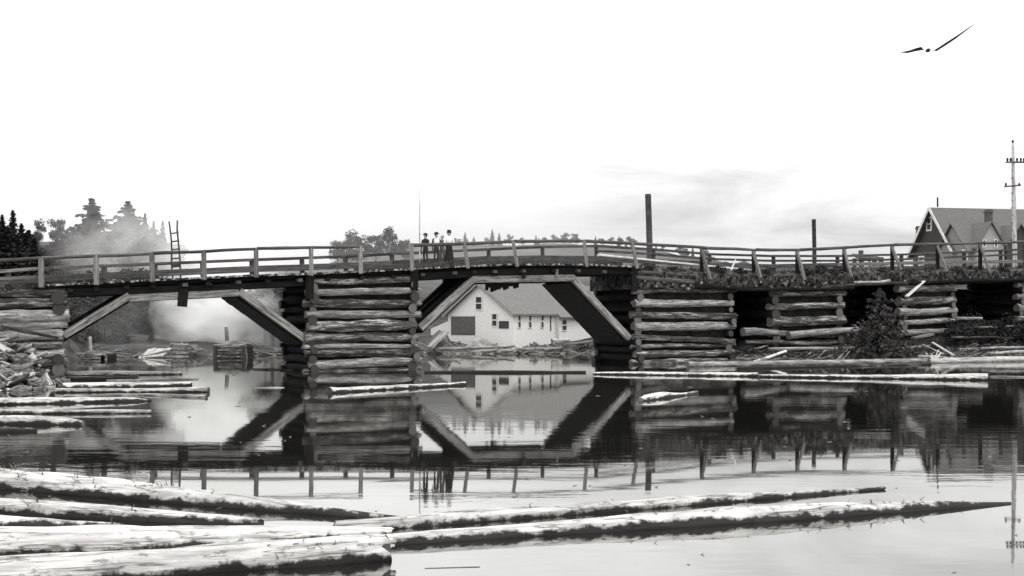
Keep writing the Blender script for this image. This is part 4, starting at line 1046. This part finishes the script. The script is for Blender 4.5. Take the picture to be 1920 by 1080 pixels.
for i in range(12):
    x = 500+i*6.5+random.uniform(-4, 4)
    tree_at(random.choice(LEA), x, random.uniform(505, 540) if i < 8 else 520, random.uniform(87, 92), 'grey hazy tree behind the right brace of the left span', 'hazy trees behind the left span', 1.4)
for n_, (x, y, D, k, w, c) in enumerate(((652, 431, 150, 0, 0.9, 'hazy leafy tree left of the group behind the railing gap'), (735, 426, 150, 1, 0.8, 'hazy leafy tree with the tallest crown behind the railing gap'), (705, 436, 152, 2, 1.1, 'broad hazy tree in the middle of the group behind the railing gap'),
                             (675, 441, 150, 0, 1.0, 'low hazy tree second from the left behind the railing gap'), (760, 450, 155, 1, 1.0, 'low hazy tree nearest the thin pole'), (633, 448, 155, 2, 0.9, 'smallest hazy tree at the left of that group'))):
    tree_at(LEA[k], x, y, D, c, 'hazy leafy trees behind the railing gap', w)
for (x, y, k, w, c) in ((872, 436, 0, 1.0, 'tiny spruce just right of the people'), (853, 447, 2, 1.0, 'tiny low spruce touching the people on the right'), (923, 430, 2, 1.0, 'sharpest little spruce on the middle ridge'), (936, 437, 0, 1.0, 'little spruce beside the sharpest one'), (1005, 441, 2, 0.9, 'lone spruce tip on the middle ridge')):
    tree_at(CON[k], x, y, 205, c, 'small trees on the middle ridge', w*1.3, 6.5)
for (x, y, k, w, c) in ((912, 445, 0, 1.0, 'low round tree left of the sharpest little spruce'), (955, 439, 1, 0.9, 'low round tree right of the little spruces'), (978, 445, 2, 1.0, 'low round tree midway along the middle ridge'), (1040, 440, 1, 1.0, 'dark round tree at the left of the bushy clump on the ridge'), (1058, 436, 0, 1.1, 'tallest round tree of the bushy clump on the ridge'), (1078, 437, 2, 1.1, 'round tree at the right of the bushy clump on the ridge'), (1130, 449, 0, 0.9, 'low round tree right of the bushy clump')):
    tree_at(LEA[k], x, y, 205, c, 'small trees on the middle ridge', w*1.3, 5.5)
for i in range(26):
    x = random.uniform(850, 1190)
    tree_at(random.choice(LEA+CON), x, random.uniform(443, 452), 206, 'tiny tree of the thin line along the middle ridge', 'tiny trees along the middle ridge', 1.4, 5)
for (x, y) in ((1276, 459), (1285, 464), (1299, 461), (1230, 456), (1242, 459), (1325, 468)):
    tree_at(random.choice(LEA+CON), x, y, 190, 'tiny far tree tip behind the sloping right railing', 'far tree tips right of the hump', 1.0, 5)

# spruce sapling by the cribs
def sapling():
    p = P(1655, 676, 70.3)
    root = empty('young_spruce', Vector((p.x, p.y, 0.2)), 'bushy dark young spruce growing on the bank between the cribs', 'tree')
    V, Fc = conifer_crown(4.5, 2.6, 5, whorls=34, leaf=0.15, start=0.01, irr=0.5, per=12)
    mesh_obj('crown', V, Fc, M['sapling'], root, Matrix.Translation((p.x-0.2, p.y, 0.15)))
    stick('trunk', Vector((p.x, p.y, -0.1)), Vector((p.x-0.2, p.y, 4.3)), [(0, 0.1), (1, 0.015)], M['bark'], root, sides=8)
sapling()
random.seed(5)
SH = []
for sd in (41, 42, 43, 44):
    root = bpy.data.objects.new('shrub', None)
    V, Fc = leafy_crown(1.0, 0.62, sd, clumps=14, per=46, leaf=0.055, z0=0.05)
    me = bpy.data.meshes.new('foliage'); me.from_pydata([tuple(v) for v in V], [], Fc); me.materials.append(M['brush'])
    fo = bpy.data.objects.new('foliage', me); fo.parent = root
    TV = []; TF = []
    for i in range(6):
        a = Vector((random.uniform(-.05, .05), random.uniform(-.05, .05), -0.1)); b = Vector((random.uniform(-.4, .4), random.uniform(-.4, .4), random.uniform(0.6, 1.0)))
        k = len(TV); u = Vector((0.012, 0, 0)); v = Vector((0, 0.012, 0))
        for c, s in ((a, 1), (b, 0.3)): TV += [c+u*s, c+v*s, c-u*s, c-v*s]
        TF += [(k+j, k+(j+1) % 4, k+4+(j+1) % 4, k+4+j) for j in range(4)]
    sm = bpy.data.meshes.new('stem'); sm.from_pydata([tuple(v) for v in TV], [], TF); sm.materials.append(M['bark'])
    st = bpy.data.objects.new('stem', sm); st.parent = root
    SH.append(dict(root=root, kids=[st, fo], used=False, h=1.0))
for (x, w, hh, wide) in ((1215, 0.3, 0.8, 1.5), (1262, 0.2, 0.6, 1.8), (1345, 0.2, 0.9, 1.5), (1390, 0.3, 0.8, 1.7), (1440, 0.2, 0.9, 1.5), (1505, 0.1, 1.0, 1.6), (1535, 0.3, 1.1, 1.6), (1562, 0.1, 1.0, 1.6), (1590, 0.4, 0.8, 1.5), (1655, 0.2, 0.7, 1.6), (1700, 0.1, 0.6, 1.8), (1742, 0.2, 0.7, 1.6), (1790, 0.1, 0.8, 1.6), (1822, 0.2, 0.8, 1.5), (1880, 0.1, 0.9, 1.6), (1915, 0.2, 0.8, 1.5)):
    p = prof(DECK_Y, x, w-0.25, 10)
    place(random.choice(SH), p, hh*0.72, 'scrubby bush growing on the earth edge of the right-hand approach', 'shrub', 'bushes along the right-hand approach', wide)
for i in range(26):
    x = random.uniform(1795, 1960); D = random.uniform(75.5, 79.5)
    place(random.choice(SH), G(x, D, -0.1), random.uniform(1.0, 1.8), 'grey-leaved bush on the slope at the right edge', 'shrub', 'bushes on the right slope', 1.4)
for i in range(22):
    x = random.uniform(1395, 1800); D = lerp(T_DS, x)+random.uniform(1.2, 3.8)
    place(random.choice(SH), G(x, D, -0.1), random.uniform(0.4, 0.8), 'low bush among the drift at the foot of the right cribs', 'shrub', 'low bushes at the foot of the cribs', 1.5)
for (x, D, hh, c) in ((1090, 87.5, 0.9, 'dark round bush right of the boathouse rear window'), (945, 87.2, 0.5, 'small bush at the boathouse corner')):
    place(SH[0], G(x, D, -0.05), hh, c, 'shrub', 'bushes before the boathouse', 1.6)
def grass():
    V = []; Fc = []
    def blade(p, h, s=1.0):
        k = len(V); an = random.uniform(0, 6.28); d = Vector((math.cos(an), math.sin(an), 0)); l = Vector((random.gauss(0, .3), random.gauss(0, .3), 1))*h
        V.extend([p-d*0.018*s, p+d*0.018*s, p+l]); Fc.append((k, k+1, k+2))
    for i in range(3200):
        x = random.uniform(1188, 1990); w = random.uniform(-0.45, 0.5)
        p = prof(DECK_Y, x, w, random.uniform(-1, 5) if w > -0.15 else random.uniform(6, 26))
        blade(p, random.uniform(0.12, 0.42))
    for i in range(9000):
        x = random.uniform(1385, 1990); D = lerp(T_DS, x)+random.uniform(0.6, 7)
        blade(G(x, D), random.uniform(0.15, 0.5), 1.4)
    for i in range(1500):
        x = random.uniform(-40, 110); blade(deep(B(x, lerp(DECK_Y, x)+6), random.uniform(-0.3, 0.5)), random.uniform(0.1, 0.3))
    o = mesh_obj('grass', V, Fc, M['brush']); tag(o, kind='stuff')
grass()

# ------------------------------------------------------------------ people
def person(label, x, w, hgt, yaw, cloth, skirt=None, blouse=None, hat=None, lean=0.0, arms='down'):
    base = prof(DECK_Y, x, w)
    base = P(x, 500, base.y); base.z = prof(DECK_Y, x, w).z+0.27
    root = empty('person', base, label, 'person', 'people standing on the bridge', yaw)
    mw = local_frame(base, yaw); h = hgt
    V = []; E = []; Rd = []
    def v(p, r): V.append(Vector(p)*1.0); Rd.append(r); return len(V)-1
    def chain(start, pts):
        k = start
        for p, r in pts: n = v(p, r); E.append((k, n)); k = n
        return k
    ly = -lean
    pel = v((0, 0, .53*h), .088*h*0.62/0.62)
    chest = chain(pel, [((0, ly*.3, .63*h), .075*h), ((0, ly*.6, .74*h), .088*h)])
    nb = chain(chest, [((0, ly*.9, .82*h), .045*h), ((0, ly, .86*h), .033*h), ((0, ly-.01*h, .905*h), .048*h), ((0, ly-.005*h, .955*h), .046*h), ((0, ly, .985*h), .025*h)])
    chain(nb-2, [((0, ly-.058*h, .912*h), .008*h)])
    for s in (-1, 1):
        hip = chain(pel, [((s*.052*h, 0, .49*h), .056*h), ((s*.058*h, -.012*h, .285*h), .038*h), ((s*.06*h, .008*h, .05*h), .024*h), ((s*.066*h, -.075*h, .018*h), .02*h)])
        sh = chain(chest, [((s*.075*h, ly*.8, .80*h), .042*h), ((s*.115*h, ly*.8, .79*h), .036*h)])
        if arms == 'rail' or (arms == 'one' and s > 0):
            el, wr = Vector((s*.15*h, ly-.05*h, .64*h)), Vector((s*.10*h, ly-.19*h, .60*h))
        else:
            el, wr = Vector((s*.145*h, ly*.5+.01*h, .63*h)), Vector((s*.15*h, ly*.3-.03*h, .49*h))
        d = (wr-el).normalized()
        wi = chain(sh, [(el, .026*h), (wr, .018*h)])
        pa = chain(wi, [(wr+d*.035*h, .020*h)])
        side = d.cross(Vector((0, 1, 0))).normalized() if abs(d.y) < 0.7 else Vector((1, 0, 0))
        for f, ln in zip((-1.5, -0.5, 0.5, 1.5), (.04, .047, .05, .042)):
            b = wr+d*.05*h+side*f*.010*h
            chain(pa, [(b, .0052*h), (b+d*ln*0.6*h, .0048*h), (b+d*ln*h+Vector((0, -.008*h, 0)), .004*h)])
        chain(pa, [(wr+d*.03*h-side*.024*h, .0055*h), (wr+d*.055*h-side*.032*h, .0045*h)])
    me = bpy.data.meshes.new('body'); me.from_pydata([tuple(p) for p in V], E, [])
    body = bpy.data.objects.new('body', me); COL.objects.link(body); body.parent = root
    m, nt, bs = base_mat('clothed_body'); N = nt.nodes; L = nt.links
    tc = N.new('ShaderNodeTexCoord'); sp = N.new('ShaderNodeSeparateXYZ'); L.new(tc.outputs['Object'], sp.inputs[0])
    gt = N.new('ShaderNodeMath'); gt.operation = 'GREATER_THAN'; gt.inputs[1].default_value = .845*h; L.new(sp.outputs['Z'], gt.inputs[0])
    mx = N.new('ShaderNodeMixRGB'); mx.inputs[1].default_value = grey(cloth); mx.inputs[2].default_value = grey(0.36); L.new(gt.outputs[0], mx.inputs[0])
    L.new(mx.outputs[0], bs.inputs['Base Color']); bs.inputs['Roughness'].default_value = 0.85
    me.materials.append(m)
    sk = body.modifiers.new('skin', 'SKIN')
    for i, r in enumerate(Rd): me.skin_vertices[0].data[i].radius = (r, r*(0.72 if i in (1, 2) else 1)); me.skin_vertices[0].data[i].use_root = (i == 0)
    sk.use_smooth_shade = True
    ss = body.modifiers.new('smooth', 'SUBSURF'); ss.levels = 2; ss.render_levels = 2
    def lathe(name, prof_, mat, cy=0.0, fold=0.0, sq=0.8):
        n = 24; LV = []; LF = []
        for (z, r) in prof_:
            for j in range(n):
                th = 6.2832*j/n; rr = r*(1+fold*math.sin(th*9)*(1 if z < .3*h else .4))
                LV.append((rr*math.cos(th), cy+rr*math.sin(th)*sq, z))
        for i in range(len(prof_)-1):
            for j in range(n):
                k = (j+1) % n; LF.append((i*n+j, i*n+k, (i+1)*n+k, (i+1)*n+j))
        LF.append(tuple((len(prof_)-1)*n+j for j in range(n)))
        return mesh_obj(name, LV, LF, mat, root, mw, smooth=True)
    if skirt: lathe('skirt', [(.04*h, .17*h), (.2*h, .145*h), (.42*h, .115*h), (.55*h, .098*h), (.63*h, .075*h)], skirt, fold=0.05)
    if blouse: lathe('blouse', [(.585*h, .088*h), (.66*h, .098*h), (.73*h, .112*h), (.79*h, .105*h), (.835*h, .055*h)], blouse, ly*.7)
    lathe('hair', [(.90*h, .052*h), (.93*h, .058*h), (.965*h, .055*h), (.995*h, .03*h), (1.0*h, .004*h)], M['hair'], ly+.014*h, sq=0.95)
    if hat == 'brim': lathe('hat', [(.965*h, .11*h), (.972*h, .112*h), (.978*h, .065*h), (1.02*h, .058*h), (1.03*h, .03*h)], M['black'], ly, sq=1.0)
    elif hat == 'bowl': lathe('hat', [(.955*h, .085*h), (.963*h, .087*h), (.97*h, .068*h), (1.03*h, .066*h), (1.05*h, .045*h)], M['black'], ly, sq=1.0)
    # eyes and mouth
    mb = MB()
    for sx in (-.017, .017): mb.box((sx*h-.005*h, ly-.056*h, .928*h), (sx*h+.005*h, ly-.050*h, .933*h))
    mb.box((-.012*h, ly-.055*h, .888*h), (.012*h, ly-.050*h, .892*h))
    mb.build('face', M['hair'], root, mw)
    return root
person('person in dark clothes and a wide dark hat, leftmost of the group on the bridge', 798, 1.5, 1.66, R(-25), 0.015, None, M['black'], 'brim', 0.02, 'one')
person('person in dark jacket, hat and white shirt front, second from left on bridge', 818, 1.4, 1.69, R(30), 0.02, None, M['white_cloth'], 'brim', 0.02, 'down')
person('bareheaded person in grey standing just behind the one in a dark jacket', 829, 2.3, 1.60, R(-10), 0.10, None, None, None, 0.0, 'down')
person('woman in white blouse, dark skirt and dark hat, rightmost on the bridge', 842, 1.4, 1.75, R(5), 0.7, M['black'], M['white_cloth'], 'bowl', 0.02, 'rail')

# ------------------------------------------------------------------ bird
def bird():
    D = 40.0
    root = empty('flying_bird', P(1740, 96, D), 'dark long-winged bird gliding with raised wings, high at the upper right', 'bird')
    c = P(1740, 95, D)
    stick('body', c-Vector((0.02, 0.22, 0.0)), c+Vector((0.02, 0.22, 0.02)), [(0, 0.02), (0.2, 0.05), (0.5, 0.075), (0.8, 0.04), (1, 0.03)], M['black'], root, sides=10, seg=10, rough=0, roll=0.0)
    for pts in ([(1738, 95, 0.012), (1731, 93, 0.02), (1725, 91, 0.12), (1716, 93, 0.11), (1703, 97, 0.08), (1690, 98, 0.02)], [(1743, 94, 0.012), (1752, 94, 0.02), (1758, 92, 0.13), (1775, 81, 0.15), (1795, 68, 0.13), (1813, 55, 0.08), (1829, 44, 0.02)]):
        V = []; Fc = []
        for (x, y, ch) in pts:
            p = P(x, y, D)
            V += [p+Vector((0, -ch, 0.30*ch)), p+Vector((0, 0, 0.004+0.2*ch)), p+Vector((0, ch, -0.42*ch)), p+Vector((0, 0, -0.004-0.2*ch))]
        for i in range(len(pts)-1):
            for j in range(4):
                k = (j+1) % 4; Fc.append((i*4+j, i*4+k, (i+1)*4+k, (i+1)*4+j))
        Fc += [(3, 2, 1, 0), tuple(len(V)-4+j for j in range(4))]
        mesh_obj('wing', V, Fc, M['black'], root, smooth=False)
bird()

# ------------------------------------------------------------------ smoke and haze
def vol_mat(name, dens, scale, lo, hi):
    m = bpy.data.materials.new(name); m.use_nodes = True; nt = m.node_tree; N = nt.nodes; L = nt.links
    N.remove(N['Principled BSDF']); out = N['Material Output']
    pv = N.new('ShaderNodeVolumePrincipled'); pv.inputs['Color'].default_value = (0.98, 0.98, 0.97, 1); pv.inputs['Anisotropy'].default_value = 0.0
    tc = N.new('ShaderNodeTexCoord')
    ln = N.new('ShaderNodeVectorMath'); ln.operation = 'LENGTH'; L.new(tc.outputs['Object'], ln.inputs[0])
    fall = N.new('ShaderNodeMapRange'); fall.inputs['From Min'].default_value = 0.25; fall.inputs['From Max'].default_value = 1.0; fall.inputs['To Min'].default_value = 1; fall.inputs['To Max'].default_value = 0
    L.new(ln.outputs['Value'], fall.inputs['Value'])
    nz = N.new('ShaderNodeTexNoise'); nz.inputs['Scale'].default_value = scale; nz.inputs['Detail'].default_value = 4; nz.inputs['Roughness'].default_value = 0.6; nz.inputs['Distortion'].default_value = 0.6
    L.new(tc.outputs['Object'], nz.inputs['Vector'])
    mr = N.new('ShaderNodeMapRange'); mr.inputs['From Min'].default_value = lo; mr.inputs['From Max'].default_value = hi
    L.new(nz.outputs['Fac'], mr.inputs['Value'])
    ml = N.new('ShaderNodeMath'); ml.operation = 'MULTIPLY'; L.new(fall.outputs[0], ml.inputs[0]); L.new(mr.outputs[0], ml.inputs[1])
    m2 = N.new('ShaderNodeMath'); m2.operation = 'MULTIPLY'; m2.inputs[1].default_value = dens; L.new(ml.outputs[0], m2.inputs[0])
    L.new(m2.outputs[0], pv.inputs['Density']); L.new(pv.outputs[0], out.inputs['Volume'])
    return m
def smoke(c, rad, mat):
    n, k = 10, 16; V = [(0, 0, -1)]; Fc = []
    for i in range(1, n):
        for j in range(k):
            ph, th = math.pi*i/n, 6.2832*j/k
            V.append((math.sin(ph)*math.cos(th), math.sin(ph)*math.sin(th), -math.cos(ph)))
    V.append((0, 0, 1)); t = len(V)-1
    for j in range(k): Fc.append((0, 1+(j+1) % k, 1+j)); Fc.append((t, 1+(n-2)*k+j, 1+(n-2)*k+(j+1) % k))
    for i in range(n-2):
        for j in range(k): Fc.append((1+i*k+j, 1+i*k+(j+1) % k, 1+(i+1)*k+(j+1) % k, 1+(i+1)*k+j))
    o = mesh_obj('smoke', V, Fc, mat, None, Matrix.Translation(c) @ Matrix.Diagonal((*rad, 1)))
    tag(o, kind='stuff')
smoke(P(440, 590, 89), (7.0, 5.5, 4.8), vol_mat('smoke_thick', 1.3, 2.3, 0.42, 0.60))
smoke(P(222, 462, 98), (8.0, 5.0, 5.6), vol_mat('smoke_wisp', 0.16, 2.2, 0.40, 0.60))
smoke(P(390, 478, 94), (7.0, 5.0, 5.0), vol_mat('smoke_rising', 0.30, 1.7, 0.36, 0.62))

smoke(P(820, 530, 152), (58, 54, 24), vol_mat('smoke_bank', 0.006, 1.3, 0.25, 0.6))
smoke(P(235, 600, 80), (5.4, 4.5, 4.2), vol_mat('smoke_veil', 0.03, 1.9, 0.38, 0.62))
# ------------------------------------------------------------------ light, sky, camera
SUN = Vector((0.38, -0.28, 1.0)).normalized()
sd = bpy.data.lights.new('sun', 'SUN'); sd.energy = 1.5; sd.angle = R(12); sd.color = (1.0, 0.985, 0.95)
so = bpy.data.objects.new('sun', sd); COL.objects.link(so)
so.rotation_euler = SUN.to_track_quat('Z', 'Y').to_euler(); so.location = (0, 0, 30)
w = bpy.data.worlds.new('World'); scene.world = w; w.use_nodes = True
N = w.node_tree.nodes; L = w.node_tree.links
bg = N['Background']
sky = N.new('ShaderNodeTexSky'); sky.sky_type = 'NISHITA'; sky.sun_disc = False
sky.sun_elevation = math.asin(SUN.z); sky.sun_rotation = math.atan2(SUN.x, SUN.y); sky.dust_density = 3.0
bw = N.new('ShaderNodeRGBToBW'); L.new(sky.outputs[0], bw.inputs[0])
tc = N.new('ShaderNodeTexCoord'); mp = N.new('ShaderNodeMapping'); mp.inputs['Scale'].default_value = (1.2, 1.2, 4.5)
L.new(tc.outputs['Generated'], mp.inputs[0])
nz = N.new('ShaderNodeTexNoise'); nz.inputs['Scale'].default_value = 2.2; nz.inputs['Detail'].default_value = 6; nz.inputs['Roughness'].default_value = 0.55
L.new(mp.outputs[0], nz.inputs['Vector'])
mr = N.new('ShaderNodeMapRange'); mr.inputs['From Min'].default_value = 0.35; mr.inputs['From Max'].default_value = 0.7; mr.inputs['To Min'].default_value = 9.6; mr.inputs['To Max'].default_value = 13.0
L.new(nz.outputs['Fac'], mr.inputs['Value'])
mx = N.new('ShaderNodeMix'); mx.data_type = 'FLOAT'; mx.inputs[0].default_value = 0.75
L.new(bw.outputs[0], mx.inputs[2]); L.new(mr.outputs[0], mx.inputs[3])
gm = N.new('ShaderNodeSeparateXYZ'); L.new(tc.outputs['Generated'], gm.inputs[0])
el = N.new('ShaderNodeFloatCurve'); L.new(gm.outputs['Z'], el.inputs['Value'])   # overcast sky: brighter overhead than at the horizon
c_ = el.mapping.curves[0]; el.mapping.clip_max_y = 4.0; el.mapping.extend = 'HORIZONTAL'
c_.points[0].location = (0.0, 0.95); c_.points[1].location = (1.0, 2.7)
for x_, y_ in ((0.05, 1.0), (0.19, 1.8), (0.45, 2.2)): c_.points.new(x_, y_)
el.mapping.update()
ov = N.new('ShaderNodeMath'); ov.operation = 'MULTIPLY'; L.new(mx.outputs[0], ov.inputs[0]); L.new(el.outputs[0], ov.inputs[1])
# thin grey cloud streaks in the right-hand part of the sky
mpc = N.new('ShaderNodeMapping'); mpc.inputs['Scale'].default_value = (1.5, 1.5, 8.0); L.new(tc.outputs['Generated'], mpc.inputs[0])
nc = N.new('ShaderNodeTexNoise'); nc.inputs['Scale'].default_value = 1.7; nc.inputs['Detail'].default_value = 7; nc.inputs['Roughness'].default_value = 0.58; nc.inputs['Distortion'].default_value = 0.7
L.new(mpc.outputs[0], nc.inputs['Vector'])
c1 = N.new('ShaderNodeMapRange'); c1.interpolation_type = 'SMOOTHSTEP'; c1.inputs['From Min'].default_value = 0.34; c1.inputs['From Max'].default_value = 0.74; L.new(nc.outputs['Fac'], c1.inputs['Value'])
c2 = N.new('ShaderNodeMapRange'); c2.interpolation_type = 'SMOOTHSTEP'; c2.inputs['From Min'].default_value = -0.05; c2.inputs['From Max'].default_value = 0.12; L.new(gm.outputs['X'], c2.inputs['Value'])
c3 = N.new('ShaderNodeMath'); c3.operation = 'MULTIPLY'; L.new(c1.outputs[0], c3.inputs[0]); L.new(c2.outputs[0], c3.inputs[1])
c4 = N.new('ShaderNodeMath'); c4.operation = 'MULTIPLY_ADD'; c4.inputs[1].default_value = -0.42; c4.inputs[2].default_value = 1.0; L.new(c3.outputs[0], c4.inputs[0])
ov2 = N.new('ShaderNodeMath'); ov2.operation = 'MULTIPLY'; L.new(ov.outputs[0], ov2.inputs[0]); L.new(c4.outputs[0], ov2.inputs[1]); ov = ov2
cmb = N.new('ShaderNodeCombineColor')
for i in range(3): L.new(ov.outputs[0], cmb.inputs[i])
L.new(cmb.outputs[0], bg.inputs['Color']); bg.inputs['Strength'].default_value = 0.1

cam = bpy.data.cameras.new('camera'); co = bpy.data.objects.new('camera', cam); COL.objects.link(co)
cam.sensor_width = 36; cam.lens = 36*F/1920; cam.shift_y = (YH-540)/1920; cam.clip_end = 2000; cam.clip_start = 0.1
co.location = (0, 0, H); co.rotation_euler = (math.pi/2, 0, 0)
scene.camera = co
vs = scene.view_settings; vs.view_transform = 'Standard'; vs.look = 'None'; vs.exposure = 0.0; vs.gamma = 1.0; vs.use_curve_mapping = False
cy = scene.cycles
cy.use_denoising = True; cy.volume_bounces = 3; cy.max_bounces = 6; cy.diffuse_bounces = 3; cy.glossy_bounces = 3
cy.volume_step_rate = 2.0; cy.volume_max_steps = 128
cy.use_adaptive_sampling = False
